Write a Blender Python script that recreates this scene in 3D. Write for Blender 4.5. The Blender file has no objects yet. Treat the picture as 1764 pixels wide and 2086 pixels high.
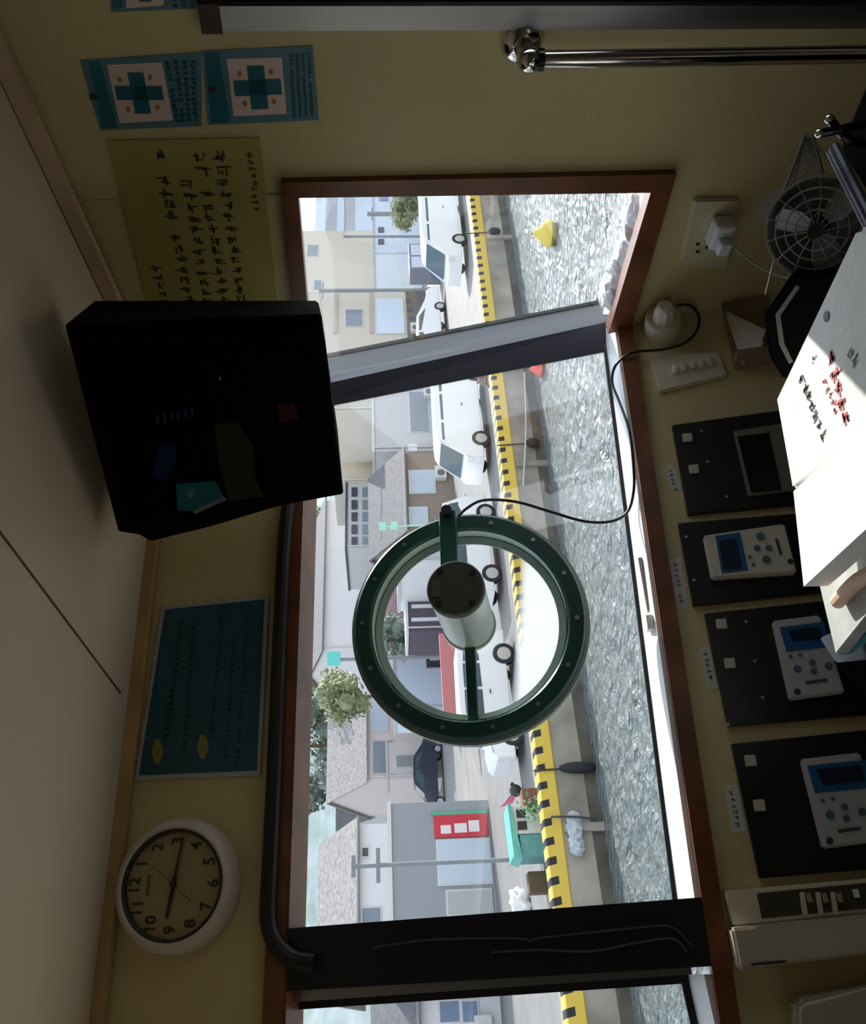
import bpy, bmesh, math, random
from mathutils import Vector as V, Matrix as Mx, noise
random.seed(7)
PI = math.pi
C = bpy.context.scene.collection
bpy.context.view_layer.update()
SC = bpy.context.scene
# ------------------------------------------------------------------ camera
F = 1780.0
EYE = 1.55                                      # eye above the cabin floor (z = 0)
CAM = V((0, 0, EYE))
def _ray(x, y): return V(((1043 - y) / F, (882 - x) / F, 1.0))   # right, up, forward
_dn = _ray(32000, 430).normalized(); _up = -_dn
_Y = (V((0, 0, 1)) - _up * _up.z).normalized()
_X = V((_up.y*_Y.z - _up.z*_Y.y, _up.z*_Y.x - _up.x*_Y.z, _up.x*_Y.y - _up.y*_Y.x))
if _X.x < 0: _X = -_X
def wd(r): return V((_X.dot(r), _Y.dot(r), _up.dot(r)))
def R(x, y): return wd(_ray(x, y))              # world direction through a photo pixel
right, upv, fwd = wd(V((1, 0, 0))), wd(V((0, 1, 0))), wd(V((0, 0, 1)))
cam = bpy.data.cameras.new('camera'); co = bpy.data.objects.new('camera', cam); C.objects.link(co)
m = Mx.Identity(4)
for i, a in enumerate((-upv, right, -fwd)):     # the phone was held on its side: image right is down
    for j in range(3): m[j][i] = a[j]
m.translation = CAM; co.matrix_world = m
cam.sensor_fit = 'HORIZONTAL'; cam.sensor_width = 36.0; cam.lens = 36.0 * F / 1764.0
cam.clip_start = .02; cam.clip_end = 800
SC.camera = co
# ------------------------------------------------------------------ light
w = bpy.data.worlds.new('world'); SC.world = w; w.use_nodes = True
nt = w.node_tree; nt.nodes.clear()
bg = nt.nodes.new('ShaderNodeBackground'); wo = nt.nodes.new('ShaderNodeOutputWorld')
gr = nt.nodes.new('ShaderNodeValToRGB'); tc = nt.nodes.new('ShaderNodeTexCoord'); sx = nt.nodes.new('ShaderNodeSeparateXYZ')
nt.links.new(tc.outputs['Generated'], sx.inputs[0]); nt.links.new(sx.outputs[2], gr.inputs[0])
gr.color_ramp.elements[0].color = (.90, .95, 1, 1); gr.color_ramp.elements[1].color = (.62, .78, 1, 1)
nt.links.new(gr.outputs[0], bg.inputs[0]); nt.links.new(bg.outputs[0], wo.inputs[0])
SKY = 1.28
SUN_AZ, SUN_EL = math.radians(36), math.radians(31)
# bright haze round the sun
vm = nt.nodes.new('ShaderNodeVectorMath'); vm.operation = 'DOT_PRODUCT'; nt.links.new(tc.outputs['Generated'], vm.inputs[0])
vm.inputs[1].default_value = (math.sin(SUN_AZ)*math.cos(SUN_EL), math.cos(SUN_AZ)*math.cos(SUN_EL), math.sin(SUN_EL))
pw = nt.nodes.new('ShaderNodeMath'); pw.operation = 'MAXIMUM'; pw.inputs[1].default_value = 0; nt.links.new(vm.outputs['Value'], pw.inputs[0])
p2 = nt.nodes.new('ShaderNodeMath'); p2.operation = 'POWER'; p2.inputs[1].default_value = 14; nt.links.new(pw.outputs[0], p2.inputs[0])
p3 = nt.nodes.new('ShaderNodeMath'); p3.operation = 'MULTIPLY_ADD'; p3.inputs[1].default_value = 5.0; p3.inputs[2].default_value = SKY; nt.links.new(p2.outputs[0], p3.inputs[0])
nt.links.new(p3.outputs[0], bg.inputs[1])
sl = bpy.data.lights.new('sun', 'SUN'); sl.energy = 6.0; sl.angle = .01; sl.color = (1, .96, .88)
so = bpy.data.objects.new('sun', sl); C.objects.link(so)
sd = V((math.sin(SUN_AZ)*math.cos(SUN_EL), math.cos(SUN_AZ)*math.cos(SUN_EL), math.sin(SUN_EL)))
so.rotation_euler = sd.to_track_quat('Z', 'Y').to_euler()
SC.view_settings.view_transform = 'Standard'; SC.view_settings.look = 'None'
SC.view_settings.gamma = 1.0; SC.view_settings.exposure = 0.32; SC.view_settings.use_curve_mapping = False
SC.cycles.max_bounces = 12; SC.cycles.diffuse_bounces = 6; SC.cycles.transparent_max_bounces = 16

# ------------------------------------------------------------------ helpers
_mats = {}
def mat(name, col, rough=.6, metal=0, var=0.0, vscale=8, bump=0, bscale=40, spec=.5, emis=0, alpha=1, trans=0, col2=None):
    if name in _mats: return _mats[name]
    m = bpy.data.materials.new(name); m.use_nodes = True; N = m.node_tree; b = N.nodes['Principled BSDF']
    c4 = (*col, 1)
    b.inputs['Base Color'].default_value = c4; b.inputs['Roughness'].default_value = rough
    b.inputs['Metallic'].default_value = metal; b.inputs['Specular IOR Level'].default_value = spec
    if alpha < 1: b.inputs['Alpha'].default_value = alpha
    if emis:
        b.inputs['Emission Color'].default_value = c4; b.inputs['Emission Strength'].default_value = emis
    t = N.nodes.new('ShaderNodeTexCoord')
    if var or col2:
        n = N.nodes.new('ShaderNodeTexNoise'); n.inputs['Scale'].default_value = vscale; n.inputs['Detail'].default_value = 5
        N.links.new(t.outputs['Object'], n.inputs['Vector'])
        r = N.nodes.new('ShaderNodeValToRGB'); r.color_ramp.elements[0].position = .3; r.color_ramp.elements[1].position = .7
        r.color_ramp.elements[0].color = tuple(max(0, c*(1-var)) for c in col) + (1,)
        r.color_ramp.elements[1].color = (*(col2 or tuple(min(1, c*(1+var)) for c in col)), 1)
        N.links.new(n.outputs[0], r.inputs[0]); N.links.new(r.outputs[0], b.inputs['Base Color'])
    if bump:
        n = N.nodes.new('ShaderNodeTexNoise'); n.inputs['Scale'].default_value = bscale; n.inputs['Detail'].default_value = 4
        N.links.new(t.outputs['Object'], n.inputs['Vector'])
        bp = N.nodes.new('ShaderNodeBump'); bp.inputs['Strength'].default_value = bump; bp.inputs['Distance'].default_value = .02
        N.links.new(n.outputs[0], bp.inputs['Height']); N.links.new(bp.outputs[0], b.inputs['Normal'])
    _mats[name] = m; return m
def glassmat(name, tint=(1, 1, 1), refl=.06, haze=0.0):
    m = bpy.data.materials.new(name); m.use_nodes = True; N = m.node_tree; N.nodes.clear()
    o = N.nodes.new('ShaderNodeOutputMaterial'); t = N.nodes.new('ShaderNodeBsdfTransparent'); t.inputs[0].default_value = (*tint, 1)
    g = N.nodes.new('ShaderNodeBsdfGlossy'); g.inputs['Roughness'].default_value = .02
    x = N.nodes.new('ShaderNodeMixShader'); x.inputs[0].default_value = refl
    N.links.new(t.outputs[0], x.inputs[1]); N.links.new(g.outputs[0], x.inputs[2])
    N.links.new(x.outputs[0], o.inputs[0]); return m
class Fr:                                       # a frame: X right along the face, Y into it (away), Z up it
    def __init__(s, O, X, Y, Z): s.O, s.X, s.Y, s.Z = V(O), V(X).normalized(), V(Y).normalized(), V(Z).normalized()
    def hit(s, px, py, off=0):                  # photo pixel -> local point on the plane Y = off
        r = R(px, py); t = ((s.O + s.Y*off) - CAM).dot(s.Y) / r.dot(s.Y)
        return s.loc(CAM + r*t)
    def loc(s, p): d = p - s.O; return V((d.dot(s.X), d.dot(s.Y), d.dot(s.Z)))
    def w(s, p): return s.O + s.X*p[0] + s.Y*p[1] + s.Z*p[2]
    def at(s, px, py, off=0): return Fr(s.w(s.hit(px, py, off)), s.X, s.Y, s.Z)
    def mv(s, x=0, y=0, z=0): return Fr(s.w((x, y, z)), s.X, s.Y, s.Z)
    def rot(s, ang, axis='Z'):
        ax = getattr(s, axis); q = Mx.Rotation(ang, 3, ax)
        return Fr(s.O, q @ s.X, q @ s.Y, q @ s.Z)
    def m(s):
        M_ = Mx.Identity(4)
        for i, a in enumerate((s.X, s.Y, s.Z)):
            for j in range(3): M_[j][i] = a[j]
        M_.translation = s.O; return M_
WORLD = Fr((0, 0, 0), (1, 0, 0), (0, 1, 0), (0, 0, 1))
def HZ(z): return Fr((0, 0, z), (1, 0, 0), (0, 0, 1), (0, -1, 0))    # horizontal plane, local Y up
def hz(px, py, z):
    r = R(px, py); t = (z - EYE) / r.z; return CAM + r*t
def thing(name, label, cat, fr, group=None):
    o = bpy.data.objects.new(name, None); C.objects.link(o); o.matrix_world = fr.m(); o.empty_display_size = .05
    o['label'] = label; o['category'] = cat
    if group: o['group'] = group
    return o
def link(name, bm, mt, parent=None, smooth=False):
    bmesh.ops.recalc_face_normals(bm, faces=bm.faces)
    me = bpy.data.meshes.new(name); bm.to_mesh(me); bm.free()
    if smooth:
        for p in me.polygons: p.use_smooth = True
        try: me.set_sharp_from_angle(angle=math.radians(40))
        except Exception: pass
    for x in (mt if isinstance(mt, (list, tuple)) else [mt]): me.materials.append(x)
    o = bpy.data.objects.new(name, me); C.objects.link(o)
    if parent: o.parent = parent
    return o
def solo(name, bm, mt, fr, label, cat, group=None, smooth=False, kind=None):
    o = link(name, bm, mt, None, smooth); o.matrix_world = fr.m(); o['label'] = label; o['category'] = cat
    if group: o['group'] = group
    if kind: o['kind'] = kind
    return o
def struct(name, bm, mt, fr=WORLD, parent=None):
    o = link(name, bm, mt, parent)
    if not parent: o.matrix_world = fr.m(); o['kind'] = 'structure'
    return o
def B(): return bmesh.new()
def box(bm, x0, x1, y0, y1, z0, z1, bev=0, M_=None):
    r = bmesh.ops.create_cube(bm, size=1)['verts']
    for v in r: v.co = V(((x0+x1)/2 + v.co.x*(x1-x0), (y0+y1)/2 + v.co.y*(y1-y0), (z0+z1)/2 + v.co.z*(z1-z0)))
    if bev:
        es = list({e for v in r for e in v.link_edges})
        q = bmesh.ops.bevel(bm, geom=es, offset=bev, segments=2, affect='EDGES', profile=.5)
        r = list({v for f in q['faces'] for v in f.verts} | {v for v in r if v.is_valid})
    if M_: 
        for v in r: v.co = M_ @ v.co
    return r
def prism(bm, pts, y0, y1):                     # polygon (x, z) extruded along Y
    a = [bm.verts.new((p[0], y0, p[1])) for p in pts]; b = [bm.verts.new((p[0], y1, p[1])) for p in pts]
    n = len(pts); bm.faces.new(a); bm.faces.new(b[::-1])
    for i in range(n): bm.faces.new((a[i], a[(i+1) % n], b[(i+1) % n], b[i]))
def loft(bm, A, Bp):                            # two rings of 3-D points -> closed solid
    a = [bm.verts.new(p) for p in A]; b = [bm.verts.new(p) for p in Bp]; n = len(A)
    bm.faces.new(a); bm.faces.new(b[::-1])
    for i in range(n): bm.faces.new((a[i], a[(i+1) % n], b[(i+1) % n], b[i]))
def lathe(bm, prof, seg=48, M_=None, cap=True): # profile (r, y) about local Y
    rings = []
    for r, y in prof:
        if r < 1e-6: rings.append([bm.verts.new((0, y, 0))])
        else: rings.append([bm.verts.new((r*math.cos(2*PI*k/seg), y, r*math.sin(2*PI*k/seg))) for k in range(seg)])
    for a, b in zip(rings, rings[1:]):
        for k in range(seg):
            k2 = (k+1) % seg
            if len(a) == 1 and len(b) == 1: continue
            if len(a) == 1: bm.faces.new((a[0], b[k], b[k2]))
            elif len(b) == 1: bm.faces.new((a[k], a[k2], b[0]))
            else: bm.faces.new((a[k], a[k2], b[k2], b[k]))
    vs = [v for r in rings for v in r]
    if M_:
        for v in vs: v.co = M_ @ v.co
    return vs
def cyl(bm, p, q, r, seg=16, r2=None):
    p, q = V(p), V(q); d = q - p
    M_ = Mx.Translation((p+q)/2) @ d.to_track_quat('Z', 'Y').to_matrix().to_4x4()
    bmesh.ops.create_cone(bm, cap_ends=True, segments=seg, radius1=r, radius2=r if r2 is None else r2, depth=d.length, matrix=M_)
def tube(bm, pts, r, seg=10, smooth=4):
    pts = [V(p) for p in pts]
    if smooth and len(pts) > 2:
        P = [pts[0]] + pts + [pts[-1]]; out = []
        for i in range(1, len(P)-2):
            for k in range(smooth):
                t = k/smooth; a, b, c, d = P[i-1:i+3]
                out.append(.5*((2*b)+(c-a)*t+(2*a-5*b+4*c-d)*t*t+(3*b-a-3*c+d)*t**3))
        out.append(pts[-1]); pts = out
    rings = []; prev = None
    for i, p in enumerate(pts):
        d = (pts[min(i+1, len(pts)-1)] - pts[max(i-1, 0)]).normalized()
        u = prev - d*prev.dot(d) if prev else (d.cross(V((0, 0, 1))) if abs(d.z) < .9 else d.cross(V((1, 0, 0))))
        u.normalize(); prev = u; v = d.cross(u)
        rings.append([bm.verts.new(p + u*r*math.cos(2*PI*k/seg) + v*r*math.sin(2*PI*k/seg)) for k in range(seg)])
    for a, b in zip(rings, rings[1:]):
        for k in range(seg): bm.faces.new((a[k], a[(k+1) % seg], b[(k+1) % seg], b[k]))
    bm.faces.new(rings[0]); bm.faces.new(rings[-1][::-1])
def sph(bm, c, r, sx_=1, sy=1, sz=1, seg=16):
    bmesh.ops.create_uvsphere(bm, u_segments=seg, v_segments=seg//2+2, radius=r, matrix=Mx.Translation(c) @ Mx.Diagonal((sx_, sy, sz, 1)))
def text(bm, s, c, size, th=.0006, rot=0, font=None):   # text standing in local XZ, facing -Y
    cu = bpy.data.curves.new('t', 'FONT'); cu.body = s; cu.size = size; cu.extrude = th; cu.align_x = 'CENTER'; cu.align_y = 'CENTER'
    cu.resolution_u = 3; cu.offset = size*.012
    o = bpy.data.objects.new('t', cu); C.objects.link(o); bpy.context.view_layer.update()
    me = o.to_mesh(); M_ = Mx.Translation(c) @ Mx.Rotation(rot, 4, 'Y') @ Mx.Rotation(PI/2, 4, 'X')
    n0 = len(bm.verts); bm.from_mesh(me); bm.verts.ensure_lookup_table()
    for v in bm.verts[n0:]: v.co = M_ @ v.co
    o.to_mesh_clear(); bpy.data.objects.remove(o); bpy.data.curves.remove(cu)
def glyphs(bm, p0, p1, h, y=-.001, rnd=None, gap=1.05, dens=5):   # a line of small brush strokes between two (x, z) points
    rnd = rnd or random; a, b = V((p0[0], p0[1])), V((p1[0], p1[1])); d = b - a; L = d.length; d.normalize(); u = V((-d.y, d.x))
    k = 0
    while k*h*gap < L:
        o = a + d*(k+.5)*h*gap; k += 1
        if rnd.random() < .06: continue
        for _ in range(dens):
            s = h*.15; hor = rnd.random() < .5; l = h*(.25+.6*rnd.random())*.5
            cx, cy = (rnd.random()-.5)*h*.5, (rnd.random()-.5)*h*.6
            e, g = (l, s/2) if hor else (s/2, l)
            q = [o + d*(cx+i*e*.8) + u*(cy+j*g) for i, j in ((-1, -1), (1, -1), (1, 1), (-1, 1))]
            bm.faces.new([bm.verts.new((p.x, y, p.y)) for p in q])
def P2(fr, pts, off=0): return [(v.x, v.z) for v in (fr.hit(x, y, off) for x, y in pts)]
def blob(bm, c, r, sc=(1, 1, 1), amp=.25, fr=2.0, sub=3, seed=0):
    q = bmesh.ops.create_icosphere(bm, subdivisions=sub, radius=1)['verts']
    for v in q:
        k = 1 + amp*noise.noise(v.co*fr + V((seed, seed*1.7, 0)))
        v.co = V(c) + V((v.co.x*r*sc[0], v.co.y*r*sc[1], v.co.z*r*sc[2]))*k

# ------------------------------------------------------------------ the planes of the cabin
dA = R(770, -2850).normalized(); dB = (-R(770, 2280)).normalized(); uA = (-R(-16000, 3050)).normalized()
if uA.z < 0: uA = -uA
uA = (uA - dA*uA.dot(dA)).normalized(); nA = dA.cross(uA)      # toward the viewer
A = Fr(CAM + R(960, 1268)*1.55, dA, -nA, uA)
cb, ct = A.w(A.hit(1262, 665)), A.w(A.hit(335, 850))
cdir = (ct-cb).normalized(); nB = cdir.cross(dB).normalized()
if nB.dot(CAM-cb) < 0: nB = -nB
Bf = Fr(cb, dB, -nB, (cdir - dB*cdir.dot(dB)))
if Bf.X.cross(Bf.Y).dot(Bf.Z) < 0: print('BF LEFT HANDED')
ceilA, ceilB = A.w(A.hit(190, 2086)), Bf.w(Bf.hit(0, 130))
nC = (ceilA-ct).cross(ceilB-ct).normalized()
if nC.z < 0: nC = -nC
CX = (dA - nC*dA.dot(nC)).normalized()
Cf = Fr(ct, CX, nC, nC.cross(CX)*-1)           # ceiling: Y up
if Cf.X.cross(Cf.Y).dot(Cf.Z) < 0: Cf = Fr(ct, CX, nC, nC.cross(CX))
Cf = Fr(ct, CX, nC, CX.cross(nC))
WT = .085

cream = mat('cream_paint', (.62, .52, .26), .45, var=.06, vscale=3, bump=.08, bscale=60)
ceilm = mat('ceiling_paint', (.70, .60, .47), .45, var=.03, vscale=2)
wood = mat('brown_wood', (.18, .062, .024), .35, var=.35, vscale=12)
pine = mat('ochre_wood_strip', (.55, .36, .14), .5, var=.2, vscale=9)
pinkw = mat('pale_wood_strip', (.62, .45, .30), .5, var=.15, vscale=9)
blackm = mat('black_metal', (.012, .012, .014), .45)
blackg = mat('black_gloss', (.008, .008, .010), .18)
white = mat('white_paint', (.85, .85, .83), .5)
plast = mat('cream_plastic', (.70, .63, .47), .4)
wplast = mat('white_plastic', (.80, .80, .80), .35)
chrome = mat('chrome', (.75, .74, .72), .12, metal=1)
steel = mat('brushed_steel', (.42, .43, .44), .35, metal=.9)
greym = mat('grey_painted_metal', (.15, .16, .18), .45, metal=.2)
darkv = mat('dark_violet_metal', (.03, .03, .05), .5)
glass = glassmat('window_glass')
# ---- wall_front
bmA = B(); FL = A.loc(V((0, 0, 0)))
def Az(px, py, off=0): v = A.hit(px, py, off); return (v.x, v.z)
def Bz(px, py, off=0): v = Bf.hit(px, py, off); return (v.x, v.z)
def ext(p, q, t): return (p[0]+(q[0]-p[0])*t, p[1]+(q[1]-p[1])*t)
aCt, aCb = Az(335, 850), Az(1262, 665)
aCf = ext(aCt, aCb, 2.75)                      # the corner line down to the floor
topL = (Az(617, 1020), Az(584, 2000)); botL = (Az(1271, 773), Az(1464, 2083))
outT = (Az(582, 1020), Az(543, 2000)); outB = (Az(1303, 773), Az(1506, 2083))
def lin(L, x): return (x, L[0][1] + (L[1][1]-L[0][1])*(x-L[0][0])/(L[1][0]-L[0][0]))
def crossA(L):                                 # where a line of wall A meets the corner line
    x = aCb[0]
    for _ in range(8):
        z = lin(L, x)[1]; t = (z-aCt[1])/(aCb[1]-aCt[1]); x = aCt[0]+(aCb[0]-aCt[0])*t
    return (x, z)
XL = -1.55
ceA = (Az(335, 850), Az(190, 2086))
ox_ = lambda p, d=.03: (p[0]+d, p[1])
prism(bmA, [ox_(crossA(ceA)), ox_(crossA(topL)), lin(topL, XL), lin(ceA, XL)], .001, WT)
dz_ = lambda p: (p[0], p[1]-.022)
prism(bmA, [ox_(dz_(crossA(botL))), ox_(aCf), (XL, aCf[1]), dz_(lin(botL, XL))], 0, WT)
prism(bmA, [lin(topL, -1.35), lin(botL, -1.35), lin(botL, XL), lin(topL, XL)], 0, WT)
struct('wall_front', bmA, cream, A)
# ---- wall_right
def crossB(p, q):                              # line through two local B points met with x=corner line
    c0, c1 = Bf.loc(cb), Bf.loc(ct); x = 0
    for _ in range(8):
        z = p[1]+(q[1]-p[1])*(x-p[0])/(q[0]-p[0]); t = (z-c0.z)/(c1.z-c0.z); x = c0.x+(c1.x-c0.x)*t
    return (x, z)
bT, bTo = (Bz(602, 390), Bz(620, 600)), (Bz(573, 362), Bz(592, 560))
bB, bBo = (Bz(1322, 380), Bz(1245, 640)), (Bz(1374, 345), Bz(1284, 655))
bTc, bBc, bToc, bBoc = crossB(*bT), crossB(*bB), crossB(*bTo), crossB(*bBo)
cB0, cB1 = Bf.loc(cb), Bf.loc(ct)
def cornB(z): t = (z-cB0.z)/(cB1.z-cB0.z); return (cB0.x+(cB1.x-cB0.x)*t, z)
zc0 = Bf.loc(ct).z; zc1 = Bz(0, 130)[1]; zf = Bf.loc(V((cb.x, cb.y, 0))).z - .05
xW = bB[0][0]; xD = Bz(900, 22)[0]; xE = xD + .95
zD = Bz(440, 20)[1]                            # top of the door opening
def ceilz(x): return zc0 + (zc1-zc0)*(x-Bf.loc(ct).x)/(Bz(0, 130)[0]-Bf.loc(ct).x)
bmB = B()
prism(bmB, [cornB(zc0), (xW, ceilz(xW)), bT[0], bTc], 0, WT)
prism(bmB, [dz_(bBc), dz_(bB[0]), (xW, zf), cornB(zf)], 0, WT)
prism(bmB, [(xW, ceilz(xW)), (xD, ceilz(xD)), (xD, zf), (xW, zf)], 0, WT)
prism(bmB, [(xD, ceilz(xD)), (xE, ceilz(xE)), (xE, zD), (xD, zD)], 0, WT)
prism(bmB, [(xE, ceilz(xE)), (xE+.5, ceilz(xE+.5)), (xE+.5, zf), (xE, zf)], 0, WT)
struct('wall_right', bmB, cream, Bf)
# ---- the rest of the shell
pB_end = Bf.w((xE+.5, 0, 0)); pA_end = A.w((XL, 0, 0))
def upright_wall(name, p, q, holes=(), inset=.0):
    p, q = V((p.x, p.y, 0)), V((q.x, q.y, 0)); X = (q-p).normalized(); L = (q-p).length
    fr = Fr(p, X, V((0, 0, 1)).cross(X), (0, 0, 1)); bm = B(); H = 2.25; xs = 0
    for (a, b, c, d) in holes:
        box(bm, xs, a, 0, .06, 0, H); box(bm, a, b, 0, .06, 0, c); box(bm, a, b, 0, .06, d, H); xs = b
    box(bm, xs, L, 0, .06, 0, H); struct(name, bm, mat('dark_rear_panelling', (.16, .12, .08), .6, var=.1), fr); return fr
back0 = V((1.15, -1.25, 0)); back1 = V((-1.75, -1.1, 0))
upright_wall('wall_left', back1, pA_end, [(.55, 1.35, .85, 1.40)])
upright_wall('wall_back', back0, back1, [])
bm = B(); upright_wall('wall_right_rear', pB_end, back0, [])
bm = B(); box(bm, -2.6, 2.2, -1.8, 2.6, -.06, 0)
struct('floor', bm, mat('floor_vinyl', (.34, .29, .22), .6, var=.1))
bm = B(); prism(bm, [(-2.9, -2.6), (2.4, -2.6), (2.4, 4.2), (-2.9, 4.2)], 0, .05)
# ceiling: only over the cabin, cut to the corner of the two walls
bm.free(); bm = B()
cp = [Cf.loc(ct), Cf.loc(A.w((lin(ceA, XL-.05)[0], 0, lin(ceA, XL-.05)[1]))), Cf.loc(V((-1.9, -1.4, ct.z))), Cf.loc(V((1.3, -1.4, ct.z))), Cf.loc(Bf.w((xE+.5, 0, ceilz(xE+.5))))]
ctr = sum((V((p.x, 0, p.z)) for p in cp), V())/len(cp)
cpo = [V((p.x, 0, p.z)) + (V((p.x, 0, p.z))-ctr).normalized()*.11 for p in cp]
prism(bm, [(p.x, p.z) for p in cpo], 0, .05)
struct('ceiling', bm, ceilm, Cf)
# ceiling panel joint and cover strips
def strip_between(bm, p, q, wid, th, nrm):      # thin bar p->q (world), width wid, thickness th toward nrm
    d = (q-p).normalized(); s = d.cross(nrm).normalized()*wid/2
    loft(bm, [p-s, p+s, p+s+nrm*th, p-s+nrm*th], [q-s, q+s, q+s+nrm*th, q-s+nrm*th])
bm = B(); s0, s1 = Cf.w(Cf.hit(245, 1412)), Cf.w(Cf.hit(-60, 1005))
strip_between(bm, s0, s1 + (s1-s0)*.3, .004, .001, -nC); struct('trim_1', bm, mat('joint_brown', (.10, .07, .04), .7))
bm = B(); strip_between(bm, Bf.w((cornB(zc0)[0], -.006, zc0-.012)), Bf.w((xE+.5, -.006, ceilz(xE+.5)-.012)), .024, .018, nB); struct('trim_2', bm, pinkw)
bm = B(); strip_between(bm, A.w((crossA(ceA)[0], -.004, crossA(ceA)[1]-.011)), A.w((XL, -.004, lin(ceA, XL)[1]-.011)), .022, .014, nA); struct('trim_3', bm, pine)

# ---- windows
def band(bm, L1, L2, x0, x1, y0, y1, cr=None):
    a, b = (cr(L1), cr(L2)) if cr else (lin(L1, x1), lin(L2, x1))
    prism(bm, [lin(L1, x0), a, b, lin(L2, x0)], y0, y1)
mulR = (Az(600, 1890), Az(1410, 1829)); mulL = (Az(600, 2058), Az(1402, 2001))
w1 = bpy.data.objects.new('window_1', None); C.objects.link(w1); w1.matrix_world = A.m(); w1['kind'] = 'structure'
fm = B(); band(fm, topL, outT, -1.4, 0, -.014, .012, crossA); band(fm, outB, botL, -1.4, 0, -.014, .012, crossA)
band(fm, topL, (topL[0], topL[1]), -1.4, 0, .012, WT) if False else None
lq = [crossA(topL), lin(topL, -1.4)]; prism(fm, [lq[0], lq[1], (lq[1][0], lq[1][1]-.004), (lq[0][0], lq[0][1]-.004)], -.012, WT)
struct('frame', fm, wood, parent=w1)
GO = .075
gT = (Az(622, 1020, GO), Az(588, 2000, GO)); gB = (Az(1237, 760, GO), Az(1375, 1830, GO))
def gl(x, L): return lin(L, x)
gc = (lin(gT, aCt[0]*.5+aCb[0]*.5+.03)[0])
g = B(); prism(g, [lin(topL, -.86), (crossA(topL)[0]+.04, crossA(topL)[1]), (crossA(botL)[0]+.04, crossA(botL)[1]-.03), (lin(botL, -.86)[0], lin(botL, -.86)[1]-.03)], GO, GO+.004)
struct('glass', g, glass, parent=w1)
def sillquad(bm, pts_in, pts_out, th=.012):
    i = [A.hit(x, y, 0) for x, y in pts_in]; o = [A.hit(x, y, GO) for x, y in pts_out]
    top = [i[0], i[1], o[1], o[0]]; loft(bm, top, [p - V((0, 0, th)) for p in top])
s = B(); sillquad(s, [(1252, 668), (1415, 1832)], [(1228, 668), (1375, 1832)]); struct('sill', s, white, parent=w1)
s = B(); p, q = A.hit(1226, 660, GO), A.hit(1374, 1832, GO)
loft(s, [p+V((0, -.008, -.006)), p+V((0, 0, -.006)), p+V((0, 0, .004)), p+V((0, -.008, .004))], [q+V((0, -.008, -.006)), q+V((0, 0, -.006)), q+V((0, 0, .004)), q+V((0, -.008, .004))])
struct('gasket', s, blackm, parent=w1)
w2 = bpy.data.objects.new('window_2', None); C.objects.link(w2); w2.matrix_world = Bf.m(); w2['kind'] = 'structure'
fm = B(); prism(fm, [bToc, bTo[0], bT[0], bTc], -.014, .012); prism(fm, [bTo[0], bBo[0], bB[0], bT[0]], -.014, .012); prism(fm, [bBc, bB[0], bBo[0], bBoc], -.014, .012)
prism(fm, [bTc, bT[0], (bT[0][0], bT[0][1]-.004), (bTc[0], bTc[1]-.004)], -.012, WT); prism(fm, [bT[0], bB[0], (bB[0][0]-.004, bB[0][1]), (bT[0][0]-.004, bT[0][1])], -.012, WT)
struct('frame', fm, wood, parent=w2)
g = B(); prism(g, [(bTc[0]-.05, bTc[1]), bT[0], (bB[0][0], bB[0][1]-.03), (bBc[0]-.05, bBc[1]-.03)], GO, GO+.004); struct('glass', g, glass, parent=w2)
s = B(); a0, a1 = Bf.hit(1322, 382, 0), Bf.hit(1250, 640, 0); b0, b1 = Bf.hit(1296, 382, GO), Bf.hit(1228, 640, GO)
loft(s, [a0, a1, b1, b0], [v-V((0, 0, .012)) for v in (a0, a1, b1, b0)]); struct('sill', s, white, parent=w2)
w3 = bpy.data.objects.new('window_3', None); C.objects.link(w3); w3.matrix_world = A.m(); w3['kind'] = 'structure'
g = B(); prism(g, [lin(topL, -1.38), lin(topL, -.90), (lin(botL, -.90)[0], lin(botL, -.90)[1]-.03), (lin(botL, -1.38)[0], lin(botL, -1.38)[1]-.03)], GO, GO+.004); struct('glass', g, glass, parent=w3)
s = B(); sillquad(s, [(1434, 1985), (1480, 2200)], [(1394, 1985), (1440, 2200)]); struct('sill', s, white, parent=w3)
s = B(); p, q = A.hit(1392, 1990, GO), A.hit(1438, 2200, GO)
loft(s, [p+V((0, -.012, -.008)), p+V((0, 0, -.008)), p+V((0, 0, .006)), p+V((0, -.012, .006))], [q+V((0, -.012, -.008)), q+V((0, 0, -.008)), q+V((0, 0, .006)), q+V((0, -.012, .006))])
struct('gasket', s, blackm, parent=w3)
# ---- mullion between the two front windows
bm = B(); prism(bm, [Az(588, 1891), Az(1440, 1827), Az(1452, 1967), Az(588, 2018)], -.012, WT)
mu = struct('trim_4', bm, blackm, A)
def tp(o, lab): o['label'] = lab; return o
bm = B(); prism(bm, P2(A, [(590, 2016), (1405, 1955), (1410, 1985), (590, 2042)], .03), .03, WT-.02); tp(link('edge_strip', bm, steel, mu), 'dull steel edge strip')
bm = B(); prism(bm, P2(A, [(590, 2040), (1402, 1984), (1404, 2003), (590, 2058)], .06), .06, WT); link('glazing_seal', bm, blackm, mu)
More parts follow.
